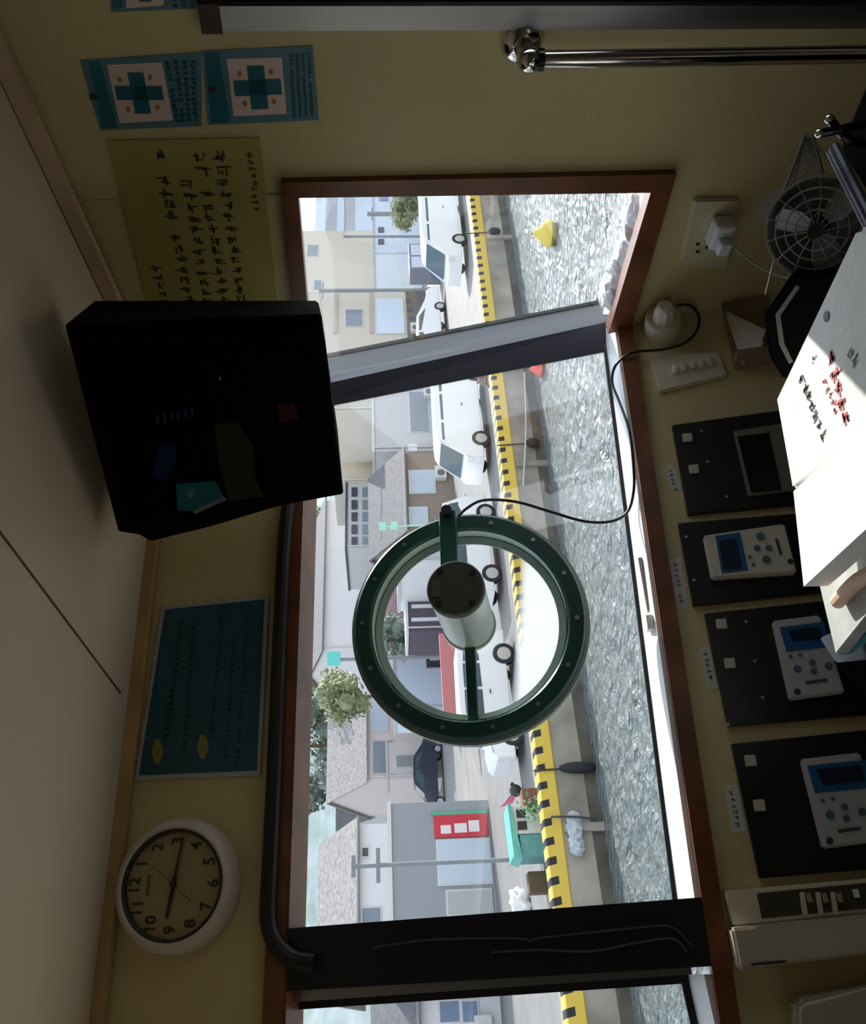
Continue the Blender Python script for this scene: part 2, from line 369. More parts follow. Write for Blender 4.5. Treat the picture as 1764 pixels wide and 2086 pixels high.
# ---- corner post between front and right window
bm = B(); OFF = .055
def Ah(x, y, o): v = A.hit(x, y, o); return v
low = [Ah(1240, 614, OFF+.03), Ah(1244, 656, OFF-.0), Ah(1240, 716, OFF+.02), Ah(1240, 690, OFF+.09)]
hi = [Ah(560, 748, OFF+.03), Ah(560, 806, OFF-.0), Ah(560, 850, OFF+.02), Ah(560, 800, OFF+.09)]
loft(bm, low, hi)
post = struct('trim_5', bm, greym, A)
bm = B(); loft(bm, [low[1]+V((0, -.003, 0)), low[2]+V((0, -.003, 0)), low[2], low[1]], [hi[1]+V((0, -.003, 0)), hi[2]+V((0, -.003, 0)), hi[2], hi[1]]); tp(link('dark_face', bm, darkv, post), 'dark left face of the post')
bm = B(); loft(bm, [low[0]+V((.006, -.004, 0)), low[0]+V((-.002, -.004, 0)), low[0]+V((-.002, .01, 0)), low[0]+V((.006, .01, 0))], [hi[0]+V((.006, -.004, 0)), hi[0]+V((-.002, -.004, 0)), hi[0]+V((-.002, .01, 0)), hi[0]+V((.006, .01, 0))]); link('glazing_seal', bm, blackm, post)
# ---- door at the right edge: metal frame, leaf with an open window that lets the sun in
d1 = bpy.data.objects.new('door_1', None); C.objects.link(d1); d1.matrix_world = Bf.m(); d1['kind'] = 'structure'
bm = B(); x0 = Bz(900, 53)[0]
box(bm, x0, xD+.012, -.012, .0, zf+.05, zD+.012); struct('frame', bm, steel, parent=d1)
bm = B(); box(bm, x0-.002, xD+.016, -.016, 0, zD-.006, zD+.022); struct('frame_cap', bm, mat('dark_brown_metal', (.05, .03, .02), .5), parent=d1)
bm = B(); ly0, ly1 = .02, .05; wz0, wz1 = .1, .5
box(bm, xD, xD+.12, ly0, ly1, zf+.05, zD); box(bm, xD+.82, xE, ly0, ly1, zf+.05, zD)
box(bm, xD+.12, xD+.82, ly0, ly1, zf+.05, wz0); box(bm, xD+.12, xD+.82, ly0, ly1, wz1, zD)
struct('leaf', bm, mat('dark_door_paint', (.05, .05, .05), .4), parent=d1)
#### INTERIOR
ink = mat('black_print', (.03, .03, .03), .7)
# ---- clear view screen on the front glass
cvc = A.hit(953, 1264, .03)
cv = A.mv(cvc.x, 0, cvc.z)
RO = (A.hit(953, 1035, .03) - A.hit(953, 1492, .03)).length/2
t = thing('clear_view_screen', 'round dark green marine clear view screen with central motor on the front window', 'clear view screen', cv)
dgreen = mat('dark_green_enamel', (.022, .085, .068), .3, var=.25, vscale=14)
bm = B(); ri = RO*.845
lathe(bm, [(RO-.004, .030), (RO, .034), (RO, .052), (RO+.006, .054), (RO+.006, .074), (ri-.012, .074), (ri-.012, .066), (ri, .060), (ri, .034), (ri+.004, .030), (RO-.004, .030)], 72)
ring = link('outer_ring', bm, dgreen, t, True)
bm = B(); lathe(bm, [(ri-.001, .034), (ri-.001, .061), (ri-.016, .064), (ri-.016, .067), (ri-.0005, .067), (ri-.0005, .034)], 72); tp(link('inner_rim', bm, mat('grey_green_rubber', (.42, .52, .48), .4), ring, True), 'grey green inner rim')
bm = B(); lathe(bm, [(RO+.0005, .047), (RO+.007, .048), (RO+.007, .051), (RO+.0005, .052)], 72); tp(link('outer_seal', bm, mat('pale_seal', (.35, .40, .38), .5), ring, True), 'pale outer seal')
for k in range(14):
    a = 2*PI*(k+.4)/14; bm = B(); r_ = (RO+ri)/2; cyl(bm, (r_*math.cos(a), .030, r_*math.sin(a)), (r_*math.cos(a), .0275, r_*math.sin(a)), .0042, 10)
    link('screw', bm, steel, ring)
bm = B(); lathe(bm, [(0, .062), (ri-.014, .062), (ri-.014, .065), (0, .065)], 64); gd = link('rotating_glass', bm, glass, t)
# pale translucent film over the lower part of the disc
hzm = bpy.data.materials.new('pale_film'); hzm.use_nodes = True; N = hzm.node_tree; N.nodes.clear()
o_ = N.nodes.new('ShaderNodeOutputMaterial'); tr = N.nodes.new('ShaderNodeBsdfTransparent'); df = N.nodes.new('ShaderNodeBsdfTranslucent'); df.inputs[0].default_value = (.82, .86, .9, 1)
mx = N.nodes.new('ShaderNodeMixShader'); tcn = N.nodes.new('ShaderNodeTexCoord'); sp_ = N.nodes.new('ShaderNodeSeparateXYZ'); mr = N.nodes.new('ShaderNodeMapRange')
cmb = N.nodes.new('ShaderNodeMath'); cmb.operation = 'MULTIPLY_ADD'; cmb.inputs[1].default_value = .13
N.links.new(tcn.outputs['Object'], sp_.inputs[0]); N.links.new(sp_.outputs[0], cmb.inputs[0]); N.links.new(sp_.outputs[2], cmb.inputs[2])
mr.inputs[1].default_value = -.085; mr.inputs[2].default_value = -.11; mr.inputs[3].default_value = 0.0; mr.inputs[4].default_value = .8
N.links.new(cmb.outputs[0], mr.inputs[0]); N.links.new(mr.outputs[0], mx.inputs[0]); N.links.new(tr.outputs[0], mx.inputs[1]); N.links.new(df.outputs[0], mx.inputs[2]); N.links.new(mx.outputs[0], o_.inputs[0])
bm = B(); lathe(bm, [(0, .0660), (ri-.015, .0660), (ri-.015, .0664), (0, .0664)], 64); tp(link('disc_film', bm, hzm, gd), 'pale translucent film on the lower third')
mc = A.hit(955, 1272, .055); mo = V((mc.x-cvc.x, 0, mc.z-cvc.z)); MR = .047
T_ = Mx.Translation(mo)
bm = B(); lathe(bm, [(0, .062), (MR*1.06, .062), (MR*1.06, .052), (MR, .050), (MR, -.135), (0, -.135)], 48, T_); mot = link('motor_housing', bm, mat('grey_green_motor', (.50, .56, .50), .3, metal=.2), t, True)
bm = B(); lathe(bm, [(0, -.150), (MR*.96, -.150), (MR*1.02, -.146), (MR*1.02, -.135), (0, -.135)], 48, T_); capm = link('motor_cap', bm, mat('olive_cap', (.075, .085, .06), .5), mot, True); capm['label'] = 'olive motor end cap'
for a in (.7, 2.3, 3.9, 5.4):
    bm = B(); cyl(bm, mo+V((MR*.8*math.cos(a), -.150, MR*.8*math.sin(a))), mo+V((MR*.8*math.cos(a), -.153, MR*.8*math.sin(a))), .005, 10); link('cap_screw', bm, blackm, mot)
bm = B(); box(bm, mo.x-.014, mo.x+.014, -.1515, -.150, mo.z+.024, mo.z+.038); tp(link('rating_plate', bm, mat('bronze_plate', (.14, .12, .08), .5), mot), 'small bronze rating plate')
a0, a1 = A.hit(936, 1046, .02), A.hit(938, 1150, .02); a0, a1 = a0-V((cvc.x, 0, cvc.z)), a1-V((cvc.x, 0, cvc.z))
bm = B(); box(bm, mo.x+.02, a0.x, -.004, .032, mo.z+.010, mo.z+.042, .004); arm = link('support_arm', bm, dgreen, t)
bm = B(); box(bm, -RO*.93, mo.x-.03, .044, .06, mo.z-.011, mo.z+.009, .003); link('support_arm', bm, dgreen, t)
bm = B(); cyl(bm, (a0.x-.006, -.004, mo.z+.026), (a0.x-.006, -.016, mo.z+.026), .010, 14); gld = link('cable_gland', bm, blackm, arm)
# cable from the gland along the sill to the junction box
pts = [(934, 1052, -.02), (950, 1036, -.03), (985, 1019, -.02), (1050, 1022, .01), (1120, 1042, .02), (1190, 1062, .03), (1245, 1062, .03), (1278, 1043, .02), (1290, 1005, .0), (1291, 960, -.02), (1282, 880, -.02), (1262, 820, .01), (1247, 780, .02), (1252, 748, .0), (1272, 726, -.02), (1300, 716, -.022), (1350, 712, -.02), (1392, 700, -.02), (1418, 676, -.02), (1424, 645, -.022), (1405, 622, -.04), (1380, 622, -.045)]
bm = B(); tube(bm, [A.w(A.hit(x, y, o)) for x, y, o in pts], .0028, 8)
solo('power_cable', bm, mat('black_rubber', (.01, .01, .01), .5), WORLD, 'thin black cable looping from the clear view screen over the sill to the junction box', 'cable')
# ---- junction box and plates on the wall under the corner
jf = A.at(1348, 672)
t = thing('junction_box', 'round cream junction box with protruding knob below the window corner', 'junction box', jf)
bm = B(); lathe(bm, [(0, 0), (.036, 0), (.036, -.035), (.032, -.040), (0, -.040)], 40); link('base', bm, plast, t, True)
bm = B(); lathe(bm, [(0, -.040), (.022, -.040), (.021, -.058), (.017, -.074), (.012, -.078), (0, -.078)], 8); tp(link('cap', bm, mat('pale_cap', (.74, .70, .58), .35), t), 'pale faceted screw cap')
bm = B()
def plate(fr, name, quad, mt, label, cat, th=.006, off=0, group=None, bev=0):
    c = fr.at(sum(p[0] for p in quad)/len(quad), sum(p[1] for p in quad)/len(quad), off)
    bm = B(); prism(bm, P2(c, quad), -th, 0)
    if bev: bmesh.ops.bevel(bm, geom=[e for e in bm.edges if abs(e.verts[0].co.y-e.verts[1].co.y) > 1e-6 or max(e.verts[0].co.y, e.verts[1].co.y) < -th*.9], offset=bev, segments=2, affect='EDGES')
    t = thing(name if name != 'control_panel' else 'switch_unit', label, cat, c, group); return t, c, link('plate' if name != 'notice' else 'board', bm, mt, t)
t, c, o = plate(A, 'switch_plate', [(1318, 726), (1462, 722), (1480, 768), (1342, 802)], plast, 'cream plate with a row of small switches under the front window corner', 'switch plate', .008, bev=.002)
for i, (x, y) in enumerate([(1374, 754), (1392, 750), (1410, 746), (1428, 742), (1444, 738)]):
    p = c.hit(x, y, -.008); bm = B(); box(bm, p.x-.009, p.x+.009, -.016, -.008, p.z-.004, p.z+.004, .001); q = link('switch', bm, white if i == 0 else plast, t)
    if i == 0: q['label'] = 'white switch'
# paper holder
t, c, o = plate(A, 'paper_tray', [(1466, 604), (1560, 596), (1590, 740), (1494, 752)], mat('brown_tray', (.30, .21, .12), .6), 'brown wall tray with folded white papers beside the dark desk fan', 'tray', .010)
bm = B(); q = P2(c, [(1494, 752), (1590, 740), (1587, 728), (1492, 740)]); prism(bm, q, -.045, -.010); link('lip', bm, mat('brown_tray', (0, 0, 0)), t)
bm = B(); q = [c.hit(1478, 640, -.02), c.hit(1540, 672, -.05), c.hit(1556, 700, -.05), c.hit(1512, 742, -.02)]; loft(bm, q, [v+V((.002, .003, -.002)) for v in q]); q = [c.hit(1480, 634, -.03), c.hit(1560, 672, -.055), c.hit(1548, 706, -.055)]; loft(bm, q, [v+V((.002, .002, .002)) for v in q])
solo('folded_paper', bm, mat('dull_paper', (.62, .60, .52), .7), c, 'folded white sheets tucked in the brown wall tray', 'paper')
# socket on the right wall with white adapter
t, c, o = plate(Bf, 'wall_socket', [(1412, 402), (1502, 400), (1480, 545), (1384, 530)], mat('cream_cover', (.66, .58, .38), .4), 'cream double socket plate below the right window', 'socket', .009, bev=.003)
for k, (x, y) in enumerate([(1421, 497), (1440, 503), (1421, 512)]):
    p = c.hit(x, y, -.009); bm = B(); cyl(bm, (p.x, -.0105, p.z), (p.x, -.006, p.z), .0035, 10); link('socket_hole', bm, ink, t)
af = c.at(1462, 462, -.009)
t = thing('plug_adapter', 'white square plug adapter in the socket below the right window', 'adapter', af)
bm = B(); box(bm, -.026, .026, -.034, 0, -.019, .019, .005); link('body', bm, wplast, t)
bm = B(); box(bm, -.024, .002, -.052, -.034, -.013, .010, .003); link('plug', bm, wplast, t)
bm = B(); tube(bm, [Bf.w(Bf.hit(x, y, o)) for x, y, o in [(1485, 492, -.05), (1512, 518, -.07), (1550, 545, -.09), (1600, 565, -.12), (1640, 566, -.15), (1672, 562, -.16), (1692, 540, -.17)]], .0022, 8)
solo('adapter_cord', bm, mat('grey_cord', (.45, .42, .36), .5), WORLD, 'thin pale cord running from the white adapter down to the fan', 'cord')
# handrail
hf = Bf.at(1062, 84)
t = thing('grab_rail', 'vertical chrome grab rail with round flange beside the door frame', 'grab rail', hf)
bm = B(); lathe(bm, [(0, 0), (.031, 0), (.031, -.005), (.025, -.013), (.0135, -.016), (.0135, -.05), (0, -.05)], 40); link('flange', bm, chrome, t, True)
e0, e1 = hf.hit(1078, 122, -.055), hf.hit(2200, 104, -.055)
e1 = e0 + (e1-e0).normalized()*1.1
bm = B(); sph(bm, e0, .0185); tube(bm, [V((0, -.045, 0)), e0], .0135, 16, 0); link('elbow', bm, chrome, t, True)
d_ = (e1-e0).normalized()
bm = B(); cyl(bm, e0, e1, .0125, 28); link('rail', bm, chrome, t, True)
bm = B(); cyl(bm, e0+d_*.012, e0+d_*.020, .0150, 28); tp(link('collar', bm, blackg, t, True), 'black joint collar')
# ---- stickers on the right wall
stb = mat('dull_blue_sticker', (.10, .22, .27), .5); stt = mat('teal_print', (.004, .13, .17), .5); stw = mat('sticker_white', (.78, .62, .52), .5); sto = mat('orange_dot', (.42, .18, .03), .6)
def sticker(quad, pan, cross, dots, strip, textq, label, blobp):
    t, c, o = plate(Bf, 'safety_sticker', quad, stb, label, 'sticker', .0012, group='blue cross stickers on the right wall')
    o.name = 'backing'
    y = -.0014
    def fl(name, quads, mt, yy, par=None):
        bm = B()
        for q in quads:
            bm.faces.new([bm.verts.new((a, yy, b)) for a, b in P2(c, q)])
        return link(name, bm, mt, par or t)
    fl('heading_strip', [strip], stt, y)
    w_ = fl('white_square', [pan], stw, y)
    (cx, cy), (ax, ay), (bx, by), k = cross        # centre, arm vector 1, arm vector 2, width
    def pt(u, v): return (cx+ax*u+bx*v, cy+ay*u+by*v)
    fl('cross', [[pt(-1, -k), pt(1, -k), pt(1, k), pt(-1, k)], [pt(-k, -1), pt(k, -1), pt(k, 1), pt(-k, 1)]], stt, y*1.5, w_)
    for d in dots: fl('dot', [[(d[0]-4, d[1]-3), (d[0]-2, d[1]-5), (d[0]+2, d[1]-5), (d[0]+4, d[1]-3), (d[0]+4, d[1]+3), (d[0]+1, d[1]+5), (d[0]-3, d[1]+4)]], sto, y*1.6, w_)
    if blobp: fl('mark', [[(blobp[0]-8, blobp[1]-5), (blobp[0]+8, blobp[1]-6), (blobp[0]+9, blobp[1]+5), (blobp[0]-7, blobp[1]+6)]], ink, y*1.7)
    bm = B(); q = P2(c, textq); n_ = 4
    for i in range(n_):
        f0 = (i+.5)/n_; p0 = ext(q[0], q[1], f0); p1 = ext(q[3], q[2], f0)
        h = V((q[0][0]-q[1][0], q[0][1]-q[1][1])).length/n_*.62
        glyphs(bm, ext(p0, p1, .04), ext(p0, p1, .95), h*1.15, y*1.6, dens=11, gap=.9)
    link('lettering', bm, stt, t)
sticker([(163, 122), (410, 106), (411, 256), (204, 265)], [(218, 131), (330, 126), (353, 244), (244, 250)], ((284, 188), (48, 0), (8, 42), .34), [(244, 161), (261, 222), (321, 217), (306, 156)], [(180, 124), (203, 123), (240, 258), (208, 262)], [(330, 116), (402, 112), (404, 248), (358, 252)], 'blue safety sticker with a dark cross, the one nearer the ceiling', (190, 196))
sticker([(411, 103), (637, 92), (650, 244), (424, 254)], [(462, 119), (574, 116), (584, 231), (476, 236)], ((525, 177), (48, -2), (5, 44), .36), [(488, 149), (499, 210), (558, 206), (552, 146)], [(416, 106), (445, 104), (470, 248), (430, 250)], [(586, 104), (634, 98), (642, 236), (594, 240)], 'blue safety sticker with a dark cross, the one farther below the ceiling', (431, 182))
sticker([(220, -90), (425, -100), (428, 16), (226, 24)], [(252, -70), (330, -74), (334, 10), (258, 16)], ((292, -32), (36, 0), (4, 34), .34), [], [(224, -80), (244, -82), (250, 14), (230, 18)], [(345, -80), (415, -84), (418, 8), (348, 12)], 'blue safety sticker cut off at the photo edge beside the door frame', None)
# yellow notice on the right wall
yq = [(218, 284), (529, 279), (568, 640), (312, 660)]
t, c, o = plate(Bf, 'notice', yq, mat('yellowed_notice', (.42, .36, .10), .4, var=.1, vscale=5), 'yellowed printed notice on the right wall half hidden by the television', 'notice', .003)
rn = random.Random(3)
for r0, r1, h in [((323, 300), (386, 612), .021), ((376, 334), (423, 612), .021), ((406, 306), (458, 612), .021), ((447, 304), (492, 612), .021), ((506, 306), (519, 366), .012), ((518, 376), (521, 418), .012), ((318, 536), (336, 612), .018)]:
    p0, p1 = P2(c, [r0, r1]); bm = B(); glyphs(bm, p0, p1, h, -.0034, rn, dens=6); link('text_line', bm, mat('brown_print', (.06, .045, .012), .7), t)
# teal notice on the front wall
gq = [(331, 1237), (549, 1214), (531, 1580), (277, 1590)]
t, c, o = plate(A, 'notice', gq, mat('faded_white_border', (.42, .46, .45), .5), 'teal green safety notice with white border between television and clock', 'notice', .003)
bm = B(); prism(bm, P2(c, [(338, 1243), (540, 1222), (524, 1570), (285, 1580)]), -.0038, -.003); link('printed_panel', bm, mat('teal_panel', (.008, .085, .115), .5, var=.15, vscale=6), t)
rn = random.Random(5)
for r0, r1 in [((372, 1262), (345, 1500)), ((398, 1262), (374, 1560)), ((455, 1250), (432, 1500)), ((478, 1300), (462, 1545)), ((506, 1240), (484, 1560)), ((352, 1400), (338, 1500))]:
    p0, p1 = P2(c, [r0, r1]); bm = B(); glyphs(bm, p0, p1, .011, -.0042, rn, dens=5); link('text_line', bm, mat('teal_ink', (.003, .02, .03), .6), t)
for x, y in [(323, 1533), (415, 1524)]:
    bm = B(); q = P2(c, [(x-6, y-26), (x+6, y-26), (x+12, y), (x+4, y+24), (x-6, y+22), (x-12, y-2)]); prism(bm, q, -.0044, -.0038); link('hand_mark', bm, mat('olive_mark', (.25, .22, .05), .6), t)
# ---- wall clock
kf = A.at(370, 1803)
KR = (A.hit(370, 1664) - A.hit(370, 1944)).length/2 * .985
t = thing('wall_clock', 'round white wall clock showing about a quarter past nine on the front wall', 'clock', kf)
ivory = mat('ivory_case', (.62, .54, .45), .4)
bm = B(); r2 = KR*.80
lathe(bm, [(0, 0), (KR*.97, 0), (KR, -.006), (KR, -.016), (KR*.965, -.030), (KR*.90, -.041), (KR*.85, -.043), (r2, -.038), (r2, -.030), (0, -.030)], 72); link('case', bm, ivory, t, True)
bm = B(); lathe(bm, [(r2+.003, -.0395), (r2, -.041), (r2-.003, -.0385), (r2-.003, -.031), (r2, -.031)], 72); tp(link('bezel_line', bm, mat('dark_bezel', (.03, .025, .015), .5), t, True), 'thin dark inner bezel')
bm = B(); lathe(bm, [(0, -.0305), (r2-.002, -.0305), (r2-.002, -.030)], 64); link('dial', bm, mat('aged_dial', (.36, .28, .13), .5), t)
for k in range(1, 13):
    a = PI/2 - k*PI/6; bm = B(); text(bm, str(k), (r2*.80*math.cos(a), -.0315, r2*.80*math.sin(a)), .026, .0004); link('numeral', bm, mat('dial_ink', (.035, .025, .012), .6), t)
bm = B()
for k in range(60):
    a = k*PI/30; r_ = r2*.95; box(bm, -.0004, .0004, -.0313, -.0306, r_-.0015, r_+.0015, M_=Mx.Rotation(a, 4, 'Y'))
link('minute_track', bm, mat('dial_ink', (0, 0, 0)), t)
def hand(ang, L, wd_, y, mt, tail=.012):
    bm = B(); M_ = Mx.Rotation(ang, 4, 'Y'); vs = [(-wd_, -tail), (wd_, -tail), (wd_*.6, L), (-wd_*.6, L)]
    prism(bm, vs, y-.001, y)
    for v in bm.verts: v.co = M_ @ v.co
    return link('hand', bm, mt, t)
hm = mat('dark_hand', (.012, .008, .006), .4)
hand(math.radians(277.5), r2*.60, .0035, -.033, hm)['label'] = 'short thick hour hand'
hand(math.radians(98), r2*.88, .0024, -.0345, hm)['label'] = 'long minute hand'
hand(math.radians(37), r2*.62, .0006, -.036, mat('brown_hand', (.10, .04, .02), .4), r2*.5)['label'] = 'thin brown second hand'
bm = B(); cyl(bm, (0, -.0375, 0), (0, -.032, 0), .005, 16); link('hub', bm, hm, t)
bm = B(); box(bm, -.016, .016, -.0312, -.0306, r2*.50, r2*.56); link('dial_mark', bm, mat('green_mark', (.08, .14, .08), .6), t)
# ---- television under the ceiling
def dpt(px, py, d): return CAM + R(px, py)*d
TR_, TL_, BR_ = dpt(130, 660, 1.20), dpt(243, 1085, 1.47), dpt(655, 650, 1.20)
X_ = (TR_-TL_).normalized(); Y_ = X_.cross((BR_-TR_)*-1).normalized()
if Y_.dot(TR_-CAM) < 0: Y_ = -Y_
Z_ = X_.cross(Y_)
tvf = Fr(TR_, X_, Y_, Z_)
tv = thing('television', 'black boxy television hung from the ceiling over the window corner', 'television', tvf)
out = [(130, 660), (655, 640), (700, 1010), (580, 1024), (556, 1034), (430, 1072), (305, 1106), (286, 1085), (240, 1086)]
fp = [tvf.hit(x, y, 0) for x, y in out]
ctr_ = sum(fp, V())/len(fp)
bk = [V((ctr_.x+(p.x-ctr_.x)*.90, .17, ctr_.z+(p.z-ctr_.z)*.92+.004)) for p in fp]
p2_, p4_ = tvf.hit(190, 612, .17), tvf.hit(648, 612, .17); bk[0] = p2_; bk[1] = p4_
bm = B(); loft(bm, fp, bk); bmesh.ops.bevel(bm, geom=list(bm.edges), offset=.004, segments=1, affect='EDGES'); link('cabinet', bm, mat('black_cabinet', (.0015, .0015, .0015), .9, spec=.1), tv)
bm = B(); prism(bm, P2(tvf, [(160, 672), (632, 664), (670, 985), (560, 1004), (430, 1046), (268, 1064)]), -.012, 0)
link('screen_bezel', bm, mat('black_bezel', (.001, .001, .001), .9, spec=.05), tv)
bm = B(); prism(bm, P2(tvf, [(200, 700), (618, 692), (648, 968), (300, 1050)]), -.013, -.012); scr = link('screen', bm, mat('dark_screen', (.0008, .0008, .001), .9, spec=.05), tv)
def em(name, col, quads, lab):  # faintly glowing patches that paint reflections onto the dark screen
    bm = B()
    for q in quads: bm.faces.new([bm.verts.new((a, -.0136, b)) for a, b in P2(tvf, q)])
    m_ = mat(name, col, .9, spec=0, emis=.28); m_.node_tree.nodes['Principled BSDF'].inputs['Base Color'].default_value = (.0005, .0005, .0005, 1); o = link('painted_reflection', bm, m_, scr); o['label'] = lab
em('screen_teal', (.006, .030, .028), [[(362, 975), (440, 968), (462, 1006), (390, 1030), (365, 1028)]], 'dim teal reflection painted on the screen')
em('screen_pale', (.045, .05, .045), [[(385, 985), (400, 982), (402, 1000), (388, 1003)], [(395, 1030), (458, 1000), (466, 1006), (400, 1036)]], 'dim pale edge of a reflection painted on the screen')
em('screen_olive', (.009, .008, .003), [[(440, 852), (486, 850), (520, 900), (522, 960), (540, 1000), (470, 1010), (450, 940)]], 'dim olive reflection painted on the screen')
em('screen_blue', (.003, .005, .012), [[(325, 900), (362, 892), (362, 930), (340, 968), (314, 960)]], 'dim blue reflection painted on the screen')
em('screen_violet', (.010, .008, .022), [[(322+14*i, 836-3*i), (327+14*i, 834-3*i), (328+14*i, 851-3*i), (323+14*i, 853-3*i)] for i in range(6)], 'dim violet bars of a reflection painted on the screen')
em('screen_red', (.016, .004, .004), [[(566, 812), (602, 812), (610, 842), (572, 850)]], 'dim red reflection painted on the screen')
bm = B(); a_, b_ = tvf.hit(448, 770, -.013), tvf.hit(452, 776, -.013); box(bm, a_.x-.002, a_.x+.002, -.0145, -.012, a_.z-.001, a_.z+.001); link('indicator', bm, steel, tv)
bm = B(); z_ = max(p.z for p in fp)
box(bm, -.24, -.20, .09, .12, z_-.03, z_+.025)
bmm = bm; link('hanging_bracket', bmm, blackm, tv)
# ---- black hose over the window
bm = B(); tube(bm, [A.w(A.hit(x, y, -.018)) for x, y in [(600, 930), (590, 1010), (580, 1100), (572, 1250), (566, 1400), (560, 1550), (553, 1700), (548, 1800), (546, 1870), (556, 1912), (578, 1940), (604, 1956), (640, 1962)]], .0135, 12)
solo('cable_conduit', bm, mat('black_rubber', (0, 0, 0)), WORLD, 'thick black flexible conduit running above the front window from television to pillar', 'conduit')
for nm, pts, lb in (('thin_wire', [(760, 1930), (860, 1916), (960, 1912), (1060, 1912), (1080, 1917), (1100, 1911), (1200, 1900), (1300, 1890), (1355, 1886), (1385, 1900), (1410, 1930)], 'thin grey wire sagging along the black pillar, the upper of two'), ('thin_wire', [(1000, 1940), (1100, 1935), (1200, 1938), (1290, 1922), (1370, 1912), (1400, 1940)], 'thin grey wire along the black pillar, the shorter lower one')):
    bm = B(); tube(bm, [A.w(A.hit(x, y, -.016)) for x, y in pts], .0014, 6); solo(nm, bm, mat('grey_wire', (.07, .075, .085), .5), WORLD, lb, 'wire', 'wires on the window pillar')
# ---- control panels under the front window
pbl = mat('panel_black', (.010, .010, .011), .35)
def panel(quad, label, sq, dots=()):
    t, c, o = plate(A, 'control_panel', quad, pbl, label, 'control panel', .012, group='black control panels below the front window', bev=.001)
    for x, y in sq:
        p = c.hit(x, y, -.012); bm = B(); box(bm, p.x-.0085, p.x+.0085, -.017, -.012, p.z-.0085, p.z+.0085, .001); tp(link('button', bm, mat('pale_button', (.50, .48, .36), .5), t), 'pale square button')
    for x, y in dots:
        p = c.hit(x, y, -.012); bm = B(); cyl(bm, (p.x, -.014, p.z), (p.x, -.012, p.z), .0028, 10); link('panel_screw', bm, steel, t)
    return t, c
t, c = panel([(1368, 872), (1640, 835), (1660, 1028), (1400, 1052)], 'black control panel with grey-framed display, nearest the window corner', [(1400, 893), (1413, 957)], [(1428, 878), (1441, 941), (1480, 1012)])
bm = B(); prism(bm, P2(c, [(1494, 882), (1600, 866), (1628, 1000), (1524, 1012)], -.012), -.020, -.012); d = link('display', bm, mat('display_frame', (.22, .19, .15), .4, metal=.3), t)
bm = B(); prism(bm, P2(c, [(1502, 890), (1566, 882), (1592, 998), (1530, 1004)], -.02), -.0215, -.020); link('display_glass', bm, blackg, d)
t2, c2 = panel([(1380, 1071), (1700, 1045), (1715, 1206), (1411, 1237)], 'black control panel carrying the cream remote in a level position, second from the corner', [], [(1397, 1094), (1413, 1182)])
t3, c3 = panel([(1434, 1254), (1800, 1215), (1850, 1452), (1481, 1482)], 'black control panel with tilted remote beside the stack of books', [(1469, 1272), (1486, 1352)], [(1519, 1267), (1537, 1347), (1553, 1421), (1482, 1476)])
t4, c4 = panel([(1488, 1518), (1860, 1480), (1910, 1760), (1545, 1790)], 'black control panel farthest left beside the cream breaker box', [(1528, 1550), (1546, 1641)], [])
rem_b = mat('remote_blue', (.012, .10, .24), .35); rem_g = mat('remote_grey', (.48, .47, .46), .4); remc = mat('remote_cream', (.60, .55, .45), .4); btn = mat('remote_button', (.06, .13, .17), .5)
def remote(quad, mt, label, lcd, lcd2, btns, led, bar, lev=-.012):
    c = A.at(sum(p[0] for p in quad)/4, sum(p[1] for p in quad)/4, lev)
    t = thing('wall_controller', label, 'controller', c, 'pale wall controllers on the black panels')
    T = .016
    bm = B(); prism(bm, P2(c, quad, -T), -T, 0); bmesh.ops.bevel(bm, geom=list(bm.edges), offset=.003, segments=2, affect='EDGES'); link('body', bm, mt, t)
    bm = B(); prism(bm, P2(c, lcd, -T), -T-.001, -T+.002); s_ = tp(link('screen_surround', bm, rem_b, t), 'blue screen surround')
    bm = B(); prism(bm, P2(c, lcd2, -T), -T-.0016, -T); link('screen', bm, mat('lcd_dark', (.01, .02, .035), .3), s_)
    for x, y, r in btns:
        p = c.hit(x, y, -T); bm = B(); cyl(bm, (p.x, -T-.002, p.z), (p.x, -T, p.z), r, 14); link('button', bm, btn, t)
    p = c.hit(led[0], led[1], -T); bm = B(); cyl(bm, (p.x, -T-.0015, p.z), (p.x, -T, p.z), .0050, 14); link('sensor_eye', bm, ink, t)
    bm = B(); prism(bm, P2(c, bar, -T), -T-.0008, -T+.001); link('name_bar', bm, mat('bar_print', (.05, .06, .07), .6), t)
remote([(1433, 1090), (1598, 1066), (1624, 1166), (1450, 1178)], remc, 'cream wall controller with blue screen on the second black panel, partly beside the papers', [(1457, 1092), (1507, 1085), (1524, 1162), (1470, 1168)], [(1464, 1102), (1500, 1097), (1511, 1158), (1474, 1161)],
       [(1549, 1093, .007), (1542, 1117, .0055), (1566, 1117, .0055), (1561, 1140, .007), (1527, 1135, .003), (1534, 1150, .003)], (1610, 1144), [(1578, 1098), (1584, 1097), (1594, 1130), (1588, 1131)])
remote([(1574, 1264), (1670, 1252), (1722, 1410), (1610, 1425)], rem_g, 'grey tilted wall controller with blue screen, its corner behind the teal book', [(1588, 1278), (1678, 1267), (1692, 1318), (1602, 1328)], [(1606, 1284), (1668, 1277), (1676, 1302), (1614, 1308)],
       [(1624, 1363, .006), (1654, 1350, .005), (1657, 1367, .005), (1688, 1357, .006), (1610, 1338, .003), (1630, 1334, .003)], (1624, 1409), [(1640, 1388), (1684, 1382), (1686, 1388), (1642, 1394)])
